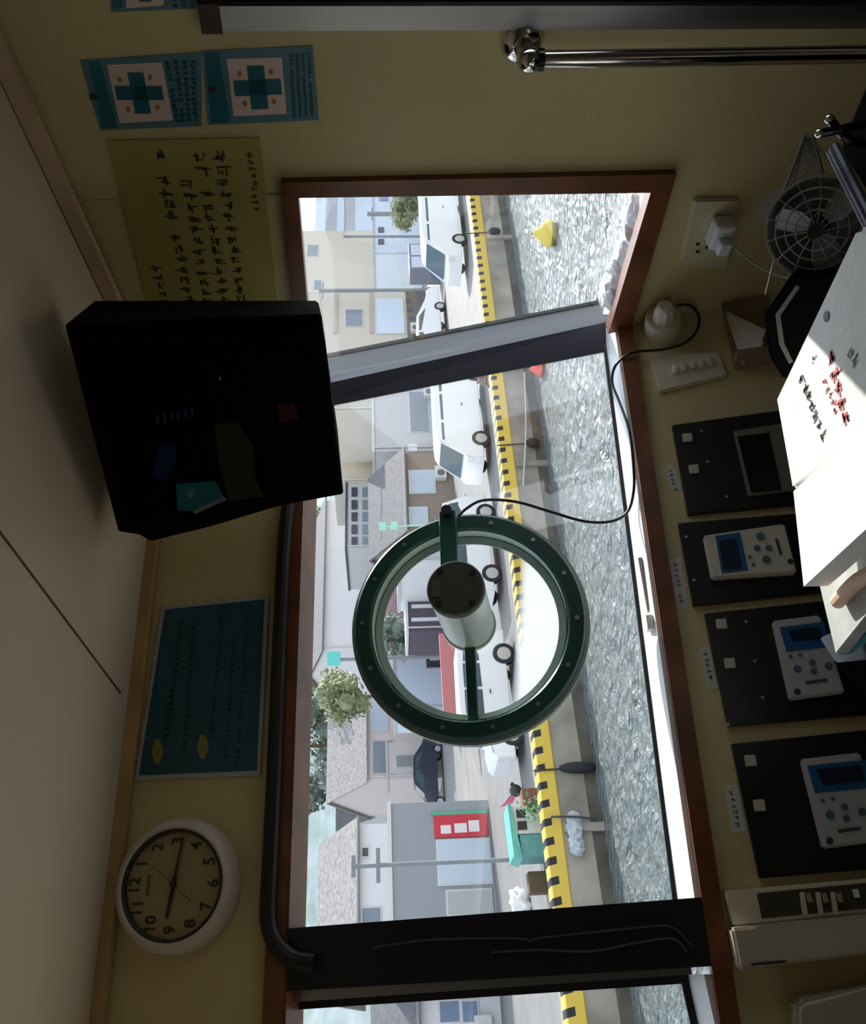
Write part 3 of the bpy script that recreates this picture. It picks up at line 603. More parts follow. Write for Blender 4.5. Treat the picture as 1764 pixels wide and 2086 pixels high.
remote([(1632, 1546), (1752, 1532), (1806, 1712), (1678, 1729)], rem_g, 'grey tilted wall controller with blue screen on the leftmost black panel', [(1644, 1560), (1764, 1548), (1782, 1604), (1660, 1616)], [(1662, 1568), (1752, 1558), (1762, 1590), (1676, 1600)],
       [(1690, 1660, .006), (1720, 1644, .005), (1724, 1668, .005), (1756, 1654, .006), (1676, 1632, .003), (1696, 1628, .003)], (1690, 1713), [(1706, 1690), (1752, 1684), (1754, 1691), (1708, 1697)])
# paper labels on the wall left of the panels
lbm = mat('label_tape', (.62, .62, .56), .6)
for quad, lb in [([(1352, 952), (1372, 948), (1388, 998), (1366, 1000)], 'small white paper label above the corner-side control panel'), ([(1362, 1140), (1386, 1134), (1402, 1238), (1380, 1240)], 'long white tape label above the second control panel'), ([(1424, 1322), (1446, 1318), (1462, 1402), (1440, 1405)], 'white tape label above the third control panel'), ([(1474, 1602), (1502, 1598), (1519, 1692), (1490, 1697)], 'white tape label above the leftmost control panel')]:
    t, c, o = plate(A, 'tape_label', quad, lbm, lb, 'label', .0012, group='tape labels above the control panels')
    q = P2(c, quad); bm = B(); p0 = ext(q[0], q[1], .5); p1 = ext(q[3], q[2], .5); glyphs(bm, ext(p0, p1, .1), ext(p0, p1, .9), .009, -.0015, dens=4); link('lettering', bm, ink, t)
# cream breaker box at the lower left
c = A.at(1600, 1890)
t = thing('breaker_box', 'cream wall unit with a dark slotted window and slim switches at lower left', 'wall unit', c)
bm = B(); prism(bm, P2(c, [(1470, 1815), (1900, 1778), (1900, 1846), (1489, 1888)]), -.03, 0); bmesh.ops.bevel(bm, geom=list(bm.edges), offset=.003, segments=2, affect='EDGES'); link('body', bm, plast, t)
bm = B(); prism(bm, P2(c, [(1489, 1890), (1900, 1850), (1900, 1926), (1506, 1978)], -.05), -.05, 0); bmesh.ops.bevel(bm, geom=list(bm.edges), offset=.004, segments=2, affect='EDGES'); cv_ = link('cover', bm, mat('beige_cover', (.50, .44, .34), .4), t)
bm = B(); prism(bm, P2(c, [(1541, 1820), (1895, 1786), (1900, 1838), (1552, 1871)], -.03), -.031, -.028); wn = link('window_recess', bm, mat('olive_dark', (.05, .05, .025), .5), t)
for x in (1628, 1660, 1690):
    bm = B(); prism(bm, P2(c, [(x, 1818), (x+8, 1817), (x+16, 1862), (x+6, 1863)], -.03), -.036, -.030); link('switch_rib', bm, plast, wn)
    bm = B(); prism(bm, P2(c, [(x+10, 1820), (x+20, 1819), (x+26, 1838), (x+16, 1839)], -.03), -.038, -.030); link('switch_toggle', bm, mat('tan_toggle', (.35, .28, .20), .5), wn)
bm = B(); prism(bm, P2(c, [(1735, 1812), (1745, 1811), (1750, 1828), (1740, 1829)], -.03), -.036, -.030); link('indicator', bm, white, wn)
bm = B(); prism(bm, P2(c, [(1530, 1962), (1600, 1956), (1602, 1961), (1531, 1967)], -.05), -.051, -.049); link('slot', bm, ink, cv_)
c = A.at(1700, 2060)
bm = B(); prism(bm, P2(c, [(1608, 2030), (1770, 2000), (1990, 1970), (2040, 2260), (1640, 2320), (1598, 2050)]), -.06, 0); bmesh.ops.bevel(bm, geom=list(bm.edges), offset=.008, segments=3, affect='EDGES')
solo('wall_cabinet', bm, mat('beige_grey', (.42, .38, .30), .45), c, 'beige rounded cabinet at the lower left below the wall unit', 'cabinet')
# handle and latch lying on the front sill
c = A.at(1308, 1196, .03)
bm = B(); prism(bm, P2(c, [(1299, 1140), (1306, 1139), (1326, 1246), (1318, 1248)], 0), -.010, 0); t = thing('sill_vent', 'slim white vent strip with grey slot on the front sill', 'vent', c); link('slot_cover', bm, mat('grey_slot', (.30, .28, .27), .6), t)
bm = B(); p = c.hit(1324, 1270, 0); box(bm, p.x-.016, p.x+.010, -.022, 0, p.z-.004, p.z+.008, .002); link('latch', bm, white, t)
# white cloth on the right sill
cf = Bf.at(1290, 520, .04)
bm = B(); pp = [Bf.loc(Bf.w(Bf.hit(x, y, .045))) for x, y in [(1312, 432), (1300, 470), (1288, 510), (1272, 550), (1256, 588)]]; o0 = Bf.loc(cf.O)
for i, p in enumerate(pp): blob(bm, V((p.x-o0.x, p.y-o0.y, p.z-o0.z+.006)), .038, (1.2, .85, .7), .35, 2.5, 3, i)
solo('white_cloth', bm, mat('white_towel', (.86, .86, .86), .9, bump=.5, bscale=30), cf, 'crumpled white cloth along the right window sill', 'cloth', smooth=True)
# ---- papers, box and books at the lower right
ZP = EYE - .50
def hp(px, py, z): return hz(px, py, z)
paper = mat('bright_paper', (.86, .86, .84), .6)
def hslab(name, quad, z, th, mt, label, cat, bev=0, dz=None, **k):
    c0 = hp(sum(p[0] for p in quad)/len(quad), sum(p[1] for p in quad)/len(quad), z); fr = Fr((c0.x, c0.y, z-th), (1, 0, 0), (0, 1, 0), (0, 0, 1))
    pts = [fr.loc(hp(x, y, z)) for x, y in quad]
    bm = B(); loft(bm, pts, [V((p.x, p.y, 0)) for p in pts])
    if bev: bmesh.ops.bevel(bm, geom=list(bm.edges), offset=bev, segments=2, affect='EDGES')
    return solo(name, bm, mt, fr, label, cat, **k), fr
o, fr = hslab('sheet_of_paper', [(1616, 1001), (1768, 855), (2150, 700), (2150, 860), (1764, 1078), (1637, 1195)], ZP+.008, .030, paper, 'sunlit stack of blank white sheets at the lower right edge', 'paper')
# printed carton: top with print
pq = [(1742, 462), (1578, 812), (1612, 1004), (1768, 858), (2000, 700), (1990, 480)]
c0 = hp(1680, 760, ZP); fr = Fr((c0.x, c0.y, ZP-.034), (1, 0, 0), (0, 1, 0), (0, 0, 1))
t = thing('paper_bag', 'white printed paper bag with red and black lettering beside the sunlit sheets', 'bag', fr)
pts = [fr.loc(hp(x, y, ZP)) for x, y in pq]
bm = B(); loft(bm, pts, [V((p.x, p.y, 0)) for p in pts]); bmesh.ops.bevel(bm, geom=list(bm.edges), offset=.006, segments=2, affect='EDGES')
link('bag_body', bm, mat('bag_paper', (.74, .75, .70), .6, bump=.25, bscale=12), t)
def hglyph(p, q, h, mt, dens=6, nm='lettering', seed=1, lab=None):
    a, b = fr.loc(hp(*p, ZP)), fr.loc(hp(*q, ZP)); bm = B(); glyphs(bm, (a.x, a.y), (b.x, b.y), h, 0, random.Random(seed), .95, dens)
    for v in bm.verts: v.co = V((v.co.x, v.co.z, .0346))
    o = link(nm, bm, mt, t)
    if lab: o['label'] = lab
redp = mat('red_print', (.55, .10, .10), .6); gp = mat('grey_print', (.10, .11, .10), .6)
hglyph((1630, 764), (1676, 884), .015, gp, 8, seed=2)
hglyph((1690, 714), (1722, 850), .020, redp, 8, seed=3, lab='red lettering')
hglyph((1678, 770), (1712, 860), .011, redp, 5, seed=4, lab='red lettering')
hglyph((1728, 712), (1745, 740), .014, gp, 5, seed=5)
hglyph((1655, 725), (1664, 750), .014, mat('green_grey_print', (.25, .30, .27), .6), 5, seed=7)
bm = B(); a = fr.loc(hp(1684, 645, ZP)); cyl(bm, (a.x, a.y, .0342), (a.x, a.y, .0350), .006, 14); link('dot', bm, gp, t)
hslab('notebook', [(1663, 1168), (1800, 1050), (1800, 1210), (1702, 1332)], ZP-.045, .016, mat('grey_pages', (.45, .47, .44), .7, var=.15, vscale=30), 'pale patterned brochure under the white sheets', 'brochure', .001)
hslab('book', [(1690, 1260), (1900, 1105), (1900, 1190), (1703, 1334)], ZP-.062, .020, mat('teal_cover', (.03, .22, .22), .4), 'dark teal book under the brochure with its spine showing', 'book', .002)
hslab('book', [(1668, 1300), (1900, 1180), (1900, 1330), (1701, 1350)], ZP-.090, .022, blackg, 'black book lowest in the stack by the tilted controller', 'book', .002)
c0 = hp(1728, 1212, ZP-.04); fr2 = Fr((c0.x, c0.y, ZP-.046), (1, 0, 0), (0, 1, 0), (0, 0, 1))
bm = B(); a, b = fr2.loc(hp(1712, 1226, ZP-.04)), fr2.loc(hp(1820, 1150, ZP-.04)); a.z = b.z = .010; tube(bm, [a, (a+b)/2+V((.004, .004, .002)), b], .009, 12)
solo('marker_pen', bm, mat('peach_plastic', (.75, .48, .33), .5), fr2, 'peach coloured pen lying on the brochure', 'pen')
# console top that carries the stack and the fan
CT = ZP-.112
bm = B(); prism(bm, [(0, 0), (1, 0)], 0, 0) if False else None
cq = [hp(1600, 520, CT), hp(1680, 1190, CT), hp(2300, 1190, CT), hp(2300, 150, CT), hp(1800, 430, CT)]
fr = Fr((cq[0].x, cq[0].y, 0), (1, 0, 0), (0, 1, 0), (0, 0, 1)); bm = B()
top = [fr.loc(V((p.x, p.y, CT))) for p in cq]; loft(bm, top, [V((p.x, p.y, CT-.05)) for p in top]); t = thing('console_desk', 'black console shelf under the papers and the fan', 'console', fr)
link('shelf_top', bm, mat('matt_black', (.006, .006, .006), .95, spec=.05), t)
lo = [V((p.x, p.y, CT-.05)) for p in top]; cc = sum(lo, V())/5; lo = [cc+(p-cc)*.8 for p in lo]
bm = B(); loft(bm, lo, [V((p.x, p.y, 0)) for p in lo]); link('pedestal', bm, mat('matt_black', (0, 0, 0)), t)
# ---- desk fan
fc = dpt(1668, 462, 1.06); dirf = (CAM-fc + V((-.25, .1, .15))).normalized()
ff = Fr(fc, V((0, 0, 1)).cross(-dirf)*-1, -dirf, V((0, 0, 1)))
Xf = (-dirf).cross(V((0, 0, 1))).normalized(); Zf = Xf.cross(-dirf); ff = Fr(fc, Xf, -dirf, Zf)
t = thing('desk_fan', 'grey desk fan with wire guard and perforated back by the right wall', 'fan', ff)
gfan = mat('dull_grey_plastic', (.22, .21, .19), .5)
RF = .060
bm = B()
for r_ in (RF, RF*.8, RF*.6, RF*.4): tube(bm, [(r_*math.cos(a*PI/18), -.02+.012*(r_/RF)**2, r_*math.sin(a*PI/18)) for a in range(37)], .0011, 6, 0)
for k in range(14):
    a = k*PI/7; tube(bm, [(RF*.15*math.cos(a), -.026, RF*.15*math.sin(a)), (RF*.6*math.cos(a+.1), -.018, RF*.6*math.sin(a+.1)), (RF*math.cos(a+.2), -.004, RF*math.sin(a+.2))], .0007, 5, 2)
link('front_guard', bm, gfan, t)
bm = B(); lathe(bm, [(.012, .045), (RF*.7, .040), (RF*.95, .02), (RF*1.02, .0), (RF*.99, .0), (RF*.9, .018), (RF*.66, .036), (.012, .041)], 40)
bmesh.ops.delete(bm, geom=[f for i, f in enumerate(bm.faces) if (i//2+i//40) % 3 == 0 and i < 120], context='FACES')
tp(link('back_guard', bm, gfan, t), 'perforated back guard')
trb = mat('smoky_plastic', (.30, .28, .27), .3)
for k in range(3):
    a = k*2*PI/3+.5; bm = B(); pr = [(.006, -.004), (.022, -.016), (.044, -.018), (.052, -.006), (.050, .010), (.028, .012), (.008, .006)]
    q = [V((x, .004+z*.5, z)) for x, z in pr]; loft(bm, q, [v+V((0, .0015, 0)) for v in q])
    for v in bm.verts: v.co = Mx.Rotation(a, 4, 'Y') @ v.co
    link('blade', bm, trb, t)
bm = B(); lathe(bm, [(0, -.012), (.008, -.011), (.011, -.004), (.011, .035), (0, .035)], 24); link('hub', bm, blackm, t, True)
bm = B(); tube(bm, [(0, .03, 0), (.004, .05, -.06), (.0, .03, -.11)], .008, 10); link('neck', bm, gfan, t)
bm = B(); lathe(bm, [(0, 0), (.045, 0), (.045, .012), (.02, .022), (0, .022)], 32, Mx.Translation((0, .03, -.092)) @ Mx.Rotation(PI/2, 4, 'X')); link('base', bm, blackm, t)
# clear bag-like lobe and perforated sheet next to the fan
q = [(1640, 275), (1656, 278), (1702, 452), (1640, 470), (1596, 392)]
bf = Fr(dpt(1650, 400, 1.13), ff.X, ff.Y, ff.Z)
t = thing('mesh_basket', 'pointed grey wire mesh basket standing behind the desk fan', 'basket', bf)
bm = B(); pts = [bf.hit(x, y) for x, y in q]
for a, b in zip(pts, pts[1:]+pts[:1]): cyl(bm, a, b, .0022, 8)
cyl(bm, bf.hit(1640, 275), bf.hit(1560, 600, .03), .0014, 8); cyl(bm, bf.hit(1660, 290), bf.hit(1750, 420, -.02), .0016, 8); cyl(bm, bf.hit(1702, 452), bf.hit(1590, 640), .0014, 8)
link('rim', bm, gfan, t)
bm = B()
for i in range(13):
    f = i/12; a, b = pts[0].lerp(pts[4], f), pts[1].lerp(pts[2], f); cyl(bm, a, b, .0006, 5)
    a, b = pts[0].lerp(pts[1], f), pts[4].lerp(pts[2], f); cyl(bm, a, b, .0006, 5)
link('mesh', bm, gfan, t)
lf = Fr(dpt(1585, 420, 1.16), ff.X, ff.Y, ff.Z)
bm = B(); q = [lf.hit(x, y) for x, y in [(1612, 372), (1585, 382), (1550, 408), (1538, 440), (1548, 456), (1568, 440), (1600, 470), (1630, 440), (1640, 400)]]; loft(bm, q, [v+V((0, .006, 0)) for v in q]); bmesh.ops.bevel(bm, geom=list(bm.edges), offset=.002, segments=2, affect='EDGES')
solo('plastic_scoop', bm, mat('milky_plastic', (.34, .32, .28), .4), lf, 'milky plastic scoop leaning out above the desk fan toward the wall', 'scoop')
kf2 = Fr(dpt(1610, 660, 1.10), ff.X, ff.Y, ff.Z)
t = thing('equipment_case', 'black equipment case in shadow between the brown tray and the papers', 'case', kf2)
bm = B(); prism(bm, P2(kf2, [(1612, 560), (1556, 640), (1566, 726), (1596, 775), (1740, 700), (1740, 560)]), 0, .09); bmesh.ops.bevel(bm, geom=list(bm.edges), offset=.003, segments=2, affect='EDGES'); link('case_body', bm, mat('matt_black', (0, 0, 0)), t)
bm = B(); prism(bm, P2(kf2, [(1622, 580), (1580, 640), (1588, 700), (1608, 740), (1616, 736), (1598, 698), (1590, 642), (1630, 584)]), -.003, .001); link('case_rim', bm, gfan, t)
# ---- engine control head in the lower right corner
ec = dpt(1740, 250, .98); ef = Fr((ec.x, ec.y, ec.z-.10), (1, 0, 0), (0, 1, 0), (0, 0, 1)).rot(-.9)
t = thing('throttle_control', 'black engine control head with levers at the lower right corner', 'control lever', ef)
bm = B(); box(bm, -.06, .10, -.05, .05, -ef.O.z+.002, .08, .012); link('housing', bm, mat('matt_black', (0, 0, 0)), t)
for (kx, ky, x) in ((1690, 243, -.02), (1670, 272, .02)):
    kp = ef.loc(dpt(kx, ky, .96)); bm = B(); tube(bm, [(x, -.02, .06), ((x+kp.x)/2, -.03, (kp.z+.07)/2+.01), kp], .005, 10); lv = link('lever', bm, blackg, t)
    bm = B(); sph(bm, kp, .0055); tp(link('knob', bm, chrome, lv, True), 'bright metal knob')
bm = B(); a, b = dpt(1700, 300, 1.0), dpt(1790, 480, .92); cyl(bm, a, b, .006, 10); a, b = dpt(1690, 310, 1.0), dpt(1775, 480, .92); cyl(bm, a, b, .004, 10)
solo('steel_rods', bm, mat('dull_rod', (.12, .12, .13), .45, metal=.5), WORLD, 'pair of slanting grey metal rods at the lower right edge', 'rod')
#### DOCK
qd = R(745, -1500); qd.z = 0; qd.normalize(); nd = V((-qd.y, qd.x, 0))
DZ = EYE - 3.7; WZ = EYE - 4.65
if nd.y < 0: nd = -nd
def D(n): return Fr(V((0, 0, DZ)) + nd*n, qd, nd, (0, 0, 1))
D0 = D(0)
def deckn(px, py): r = R(px, py); p = CAM + r*((DZ-EYE)/r.z); return D0.loc(p)
def zn(px, py, z): r = R(px, py); return D0.loc(CAM + r*((z-EYE)/r.z))
NQ = 19.35
def facem(name, c, **k): return mat(name, c, .75, **k)
asph = facem('quay_asphalt', (.20, .19, .18), var=.12, vscale=1.2)
conc = facem('quay_concrete', (.47, .44, .38), var=.18, vscale=1.5)
# stripes of the kerb
km = bpy.data.materials.new('kerb_stripes'); km.use_nodes = True; N = km.node_tree; b_ = N.nodes['Principled BSDF']
tcn = N.nodes.new('ShaderNodeTexCoord'); sp_ = N.nodes.new('ShaderNodeSeparateXYZ'); N.links.new(tcn.outputs['Object'], sp_.inputs[0])
ma = N.nodes.new('ShaderNodeMath'); ma.operation = 'MULTIPLY_ADD'; ma.inputs[1].default_value = 1/.40; N.links.new(sp_.outputs[0], ma.inputs[0])
mb = N.nodes.new('ShaderNodeMath'); mb.operation = 'MULTIPLY'; mb.inputs[1].default_value = .5; N.links.new(sp_.outputs[2], mb.inputs[0]); N.links.new(mb.outputs[0], ma.inputs[2])
fr_ = N.nodes.new('ShaderNodeMath'); fr_.operation = 'FRACT'; N.links.new(ma.outputs[0], fr_.inputs[0])
l1 = N.nodes.new('ShaderNodeMath'); l1.operation = 'LESS_THAN'; l1.inputs[1].default_value = .40; N.links.new(fr_.outputs[0], l1.inputs[0])
l2 = N.nodes.new('ShaderNodeMath'); l2.operation = 'GREATER_THAN'; l2.inputs[1].default_value = .17; N.links.new(sp_.outputs[2], l2.inputs[0])
l3 = N.nodes.new('ShaderNodeMath'); l3.operation = 'MULTIPLY'; N.links.new(l1.outputs[0], l3.inputs[0]); N.links.new(l2.outputs[0], l3.inputs[1])
mc_ = N.nodes.new('ShaderNodeMix'); mc_.data_type = 'RGBA'; N.links.new(l3.outputs[0], mc_.inputs[0]); mc_.inputs[6].default_value = (.75, .52, .08, 1); mc_.inputs[7].default_value = (.02, .02, .025, 1)
N.links.new(mc_.outputs[2], b_.inputs['Base Color']); b_.inputs['Roughness'].default_value = .6
S0, S1 = -60, 140
bm = B(); box(bm, S0, S1, NQ+.1, 160, -.3, 0); struct('ground_quay_deck', bm, asph, D0)
bm = B(); box(bm, S0, S1, NQ, NQ+2.6, -.02, .012); struct('ground_quay_edge', bm, mat('pale_deck', (.30, .27, .22), .8, var=.12, vscale=2), D0)
bm = B(); box(bm, S0, S1, NQ-.02, NQ+.5, -3.0, -.05); 
for i in range(40): s_ = S0 + i*5.0; box(bm, s_, s_+.18, NQ-.12, NQ, -3.0, -.07)
struct('wall_quay', bm, mat('quay_wall', (.36, .32, .26), .85, var=.35, vscale=.9), D0)
bm = B(); box(bm, S0, S1, 0, .42, -.05, .36); bmesh.ops.bevel(bm, geom=list(bm.edges), offset=.03, segments=1, affect='EDGES')
solo('quay_kerb', bm, km, D0.mv(y=NQ-.06), 'long yellow kerb with black slanted stripes along the quay edge', 'kerb')
bm = B(); box(bm, S0, S1, NQ-.035, NQ-.0205, -1.2, -.68); struct('trim_quay_dark_band', bm, mat('dark_wall_band', (.09, .085, .06), .6, var=.4, vscale=2), D0)  # darker strip along the bottom of the quay wall
# ---- water
wm = bpy.data.materials.new('harbour_water'); wm.use_nodes = True; N = wm.node_tree; b_ = N.nodes['Principled BSDF']
b_.inputs['Base Color'].default_value = (.13, .16, .155, 1); b_.inputs['Roughness'].default_value = .24; b_.inputs['IOR'].default_value = 1.55; b_.inputs['Specular IOR Level'].default_value = 1.0
bm = B()
import itertools
nx, ny = 320, 170
vs = {}
for j in range(ny+1):
    y = 1.2 + (NQ+.1-1.2)*(j/ny)
    for i in range(nx+1):
        x = -14 + 62*(i/nx)
        wp = qd*x + nd*y; p = V((wp.x*.6, wp.y*1.5, 0)); h = (.09*noise.noise(p*.9) + .09*noise.noise(p*2.1+V((5, 3, 0))) + .06*noise.noise(p*4.7+V((9, 1, 0))))*min(1, .25+(NQ-y)*.25)
        vs[i, j] = bm.verts.new((x, y, h))
for j in range(ny):
    for i in range(nx): bm.faces.new((vs[i, j], vs[i+1, j], vs[i+1, j+1], vs[i, j+1]))
t_ = N.nodes.new('ShaderNodeTexCoord'); mp = N.nodes.new('ShaderNodeMapping'); mp.inputs['Scale'].default_value = (.55, 1.5, 1); mp0 = N.nodes.new('ShaderNodeMapping'); mp0.inputs['Rotation'].default_value = (0, 0, math.atan2(qd.y, qd.x)); nz = N.nodes.new('ShaderNodeTexNoise'); nz.inputs['Scale'].default_value = 4.5; nz.inputs['Detail'].default_value = 6
bp = N.nodes.new('ShaderNodeBump'); bp.inputs['Distance'].default_value = .55; bp.inputs['Strength'].default_value = 1.0
N.links.new(t_.outputs['Object'], mp0.inputs[0]); N.links.new(mp0.outputs[0], mp.inputs[0]); N.links.new(mp.outputs[0], nz.inputs['Vector']); N.links.new(nz.outputs[0], bp.inputs['Height']); N.links.new(bp.outputs[0], b_.inputs['Normal'])
o = link('harbour_water', bm, wm, None, True); o.matrix_world = Fr(V((0, 0, WZ)), qd, nd, (0, 0, 1)).m(); o['kind'] = 'stuff'; o['label'] = 'rippled grey green harbour water between the cabin and the quay'; o['category'] = 'water'
# ---- vehicles
whitep = mat('white_car_paint', (.80, .82, .84), .25); tyre = mat('tyre_rubber', (.015, .015, .02), .7); carglass = mat('car_glass', (.06, .10, .12), .1); bluewhite = mat('pale_blue_paint', (.62, .72, .80), .4)
hub_m = mat('hub_silver', (.55, .55, .55), .4, metal=.4); redl = mat('red_lamp', (.45, .03, .03), .4)
def car(name, label, n, pl, pr, H, style, paint, group=None, flip=False, zb=0):
    # pl, pr: (x, y) photo pixels on the deck under the left and right ends
    a, b = deckn(*pl), deckn(*pr); fr = Fr(D0.w((a.x, n, 0)), qd, nd, (0, 0, 1))
    L = abs(D(n).hit(*pr).x - D(n).hit(*pl).x); fr = Fr(D(n).w((D(n).hit(*pl).x, 0, 0)), qd, nd, (0, 0, 1)); Wd = 1.6
    if style == 'van': pf = [(0, .25), (0, .72), (.05, .88), (.20, 1.0-.18), (.20, .98*.5)]
    prof = {'van': [(0, .14), (.005, .42), (.04, .50), (.17, .93), (.22, .985), (.30, 1), (.97, .985), (.995, .90), (1, .5), (1, .14)],
            'sedan': [(0, .2), (.01, .48), (.05, .56), (.26, .62), (.40, .97), (.48, 1), (.72, .98), (.88, .66), (.98, .60), (1, .45), (1, .2)],
            'wagon': [(0, .16), (.005, .44), (.04, .52), (.20, .58), (.32, .96), (.40, 1), (.93, .98), (.985, .62), (1, .5), (1, .16)]}[style]
    pts = [(x*L, z*H) for x, z in prof]
    if flip: pts = [(L-x, z) for x, z in pts][::-1]
    t = thing(name, label, 'car', fr, group)
    bm = B(); a_ = [V((x, .12 if z > H*.55 else 0, z)) for x, z in pts]; b_2 = [V((x, Wd-(.12 if z > H*.55 else 0), z)) for x, z in pts]; loft(bm, a_, b_2)
    bmesh.ops.bevel(bm, geom=[e for e in bm.edges if abs(e.verts[0].co.y-e.verts[1].co.y) < .2], offset=.03, segments=2, affect='EDGES')
    body = link('body', bm, paint, t, True)
    wins = {'van': [[(.10, .56), (.185, .88), (.34, .88), (.34, .56)], [(.37, .56), (.37, .88), (.62, .88), (.62, .56)], [(.65, .56), (.65, .88), (.93, .87), (.95, .58)]],
            'sedan': [[(.31, .65), (.43, .92), (.56, .92), (.56, .65)], [(.58, .65), (.58, .92), (.71, .90), (.80, .66)]],
            'wagon': [[(.25, .60), (.35, .90), (.53, .90), (.53, .60)], [(.55, .60), (.55, .90), (.74, .90), (.74, .60)], [(.76, .60), (.76, .89), (.91, .87), (.94, .62)]]}[style]
    for q in wins:
        q = [(x*L, z*H) for x, z in q]
        if flip: q = [(L-x, z) for x, z in q]
        bm = B(); prism(bm, q, .095, .13); link('side_window', bm, carglass, t)
    wr = min(.32, H*.19)
    for fx in (.17, .80):
        x = (fx if not flip else 1-fx)*L
        for yy in (-.01, Wd-.17):
            bm = B(); cyl(bm, (x, yy, wr), (x, yy+.18, wr), wr, 24); wh = link('wheel', bm, tyre, t)
            bm = B(); cyl(bm, (x, yy-.012, wr), (x, yy+.01, wr), wr*.62, 20); link('hubcap', bm, hub_m, wh)
    ex = L if not flip else 0
    bm = B(); box(bm, ex-.02, ex+.015, .06, .24, H*.42, H*.55); link('tail_lamp', bm, redl, t)
    fx_ = 0 if not flip else L
    bm = B(); box(bm, fx_-.015, fx_+.06, .04, .30, H*.34, H*.45); link('headlamp', bm, mat('lamp_clear', (.7, .72, .7), .2), t)
    bm = B(); wq = {'van': [(.045, .53), (.165, .91)], 'sedan': [(.275, .65), (.385, .93)], 'wagon': [(.215, .61), (.31, .92)]}[style]
    (x0, z0), (x1, z1) = [((x if not flip else 1-x)*L, z*H) for x, z in wq]; s_ = -1 if not flip else 1
    loft(bm, [V((x0, .16, z0)), V((x0, Wd-.16, z0)), V((x1, Wd-.2, z1)), V((x1, .2, z1))], [V((x0+s_*.03, .16, z0)), V((x0+s_*.03, Wd-.16, z0)), V((x1+s_*.03, Wd-.2, z1)), V((x1+s_*.03, .2, z1))]); link('windscreen', bm, carglass, t)
    bm = B(); box(bm, L*.5-.06, L*.5+.06, -.012, 0, H*.47, H*.49); link('door_handle', bm, ink, body)
    return t
def carat(name, label, pl, pr, top, style, paint, back=0, **k):
    n = (deckn(*pl).y + deckn(*pr).y)/2 + back; f_ = D(n)
    H = f_.hit(top, (pl[1]+pr[1])/2).z; print(name, 'n', round(n, 1), 'L', round(f_.hit(*pr).x-f_.hit(*pl).x, 2), 'H', round(H, 2))
    return car(name, label, n, pl, pr, H, style, paint, **k)
carat('delivery_van', 'white van parked side-on at the far right of the quay, seen through the right window', (950, 522), (940, 330), 857, 'van', whitep)
carat('hatchback_car', 'white rounded car with dark teal windows between the far van and the corner post', (915, 800), (913, 583), 850, 'sedan', whitep)
carat('microvan', 'white van with dark windows just left of the corner post', (998, 930), (986, 724), 884, 'van', whitep)
carat('station_wagon', 'white car behind the upper arm of the clear view screen', (1022, 1203), (1010, 1005), 905, 'wagon', whitep)
carat('estate_car', 'white car seen through the lower part of the clear view screen', (1070, 1542), (1046, 1282), 935, 'wagon', whitep)
carat('dark_car', 'dark blue car parked by the grey shed', (906, 1662), (902, 1492), 842, 'sedan', mat('dark_blue_paint', (.03, .035, .06), .15))
# ---- buildings
def bld(name, label, n, py0, py1, xt, depth, wall, roof=None, pitch=0, cat='building', xb=None, over=.25, group=None):
    """left/right photo y of the facade, photo x of its eaves; stands on the deck at distance n"""
    f_ = D(n); ym = (py0+py1)/2; H = f_.hit(xt, ym).z; x0, x1 = f_.hit(xt, py0).x, f_.hit(xt, py1).x
    fr = f_.mv(x=x0); Wd = x1-x0; t = thing(name, label, cat, fr, group)
    bm = B(); box(bm, 0, Wd, 0, depth, 0, H); link('wall', bm, wall, t)
    bm = B(); cyl(bm, (.25, -.06, 0), (.25, -.06, H), .05, 8); link('downpipe', bm, mat('alu_frame', (0, 0, 0)), t)
    if name == 'storage_shed': Wd_ = .05
    else: Wd_ = .62
    bm = B(); box(bm, Wd*Wd_, Wd*Wd_+.8, -.35, 0, H*.12, H*.12+.6, .03); ac = link('air_conditioner', bm, mat('unit_white', (.66, .66, .64), .5), t)
    bm = B(); cyl(bm, (Wd*Wd_+.32, -.37, H*.12+.3), (Wd*Wd_+.32, -.34, H*.12+.3), .2, 16); link('fan_grille', bm, mat('unit_grille', (.15, .15, .16), .6), ac)
    if pitch: bm = B(); tube(bm, [(-over, -over-.06, H-.1), (Wd+over, -over-.06, H-.1)], .07, 8, 0); link('gutter', bm, mat('gutter_grey', (.25, .24, .24), .5), t)
    if pitch:
        bm = B(); zr = H+pitch; lo = -over; a = [V((lo, lo, H-.05)), V((lo, depth/2, zr)), V((lo, depth+over, H-.05)), V((lo, depth+over, H-.17)), V((lo, depth/2, zr-.14)), V((lo, lo, H-.17))]
        loft(bm, a, [v+V((Wd+2*over, 0, 0)) for v in a]); link('roof', bm, roof, t)
        for s_ in (.0, Wd-.04): bm = B(); loft(bm, [V((s_, 0, H)), V((s_, depth, H)), V((s_, depth/2, zr-.15))], [V((s_+.04, 0, H)), V((s_+.04, depth, H)), V((s_+.04, depth/2, zr-.15))]); link('gable', bm, wall, t)
    elif roof:
        bm = B(); box(bm, -over*.3, Wd+over*.3, -over*.3, depth+over*.3, H, H+.15); link('parapet', bm, roof, t)
    return t, fr, H, Wd
wing = mat('window_grey_blue', (.20, .25, .30), .15); wdark = mat('window_dark', (.05, .06, .08), .15); wpale = mat('window_pale_blue', (.50, .58, .66), .25); fram = mat('alu_frame', (.60, .60, .60), .4, metal=.5)
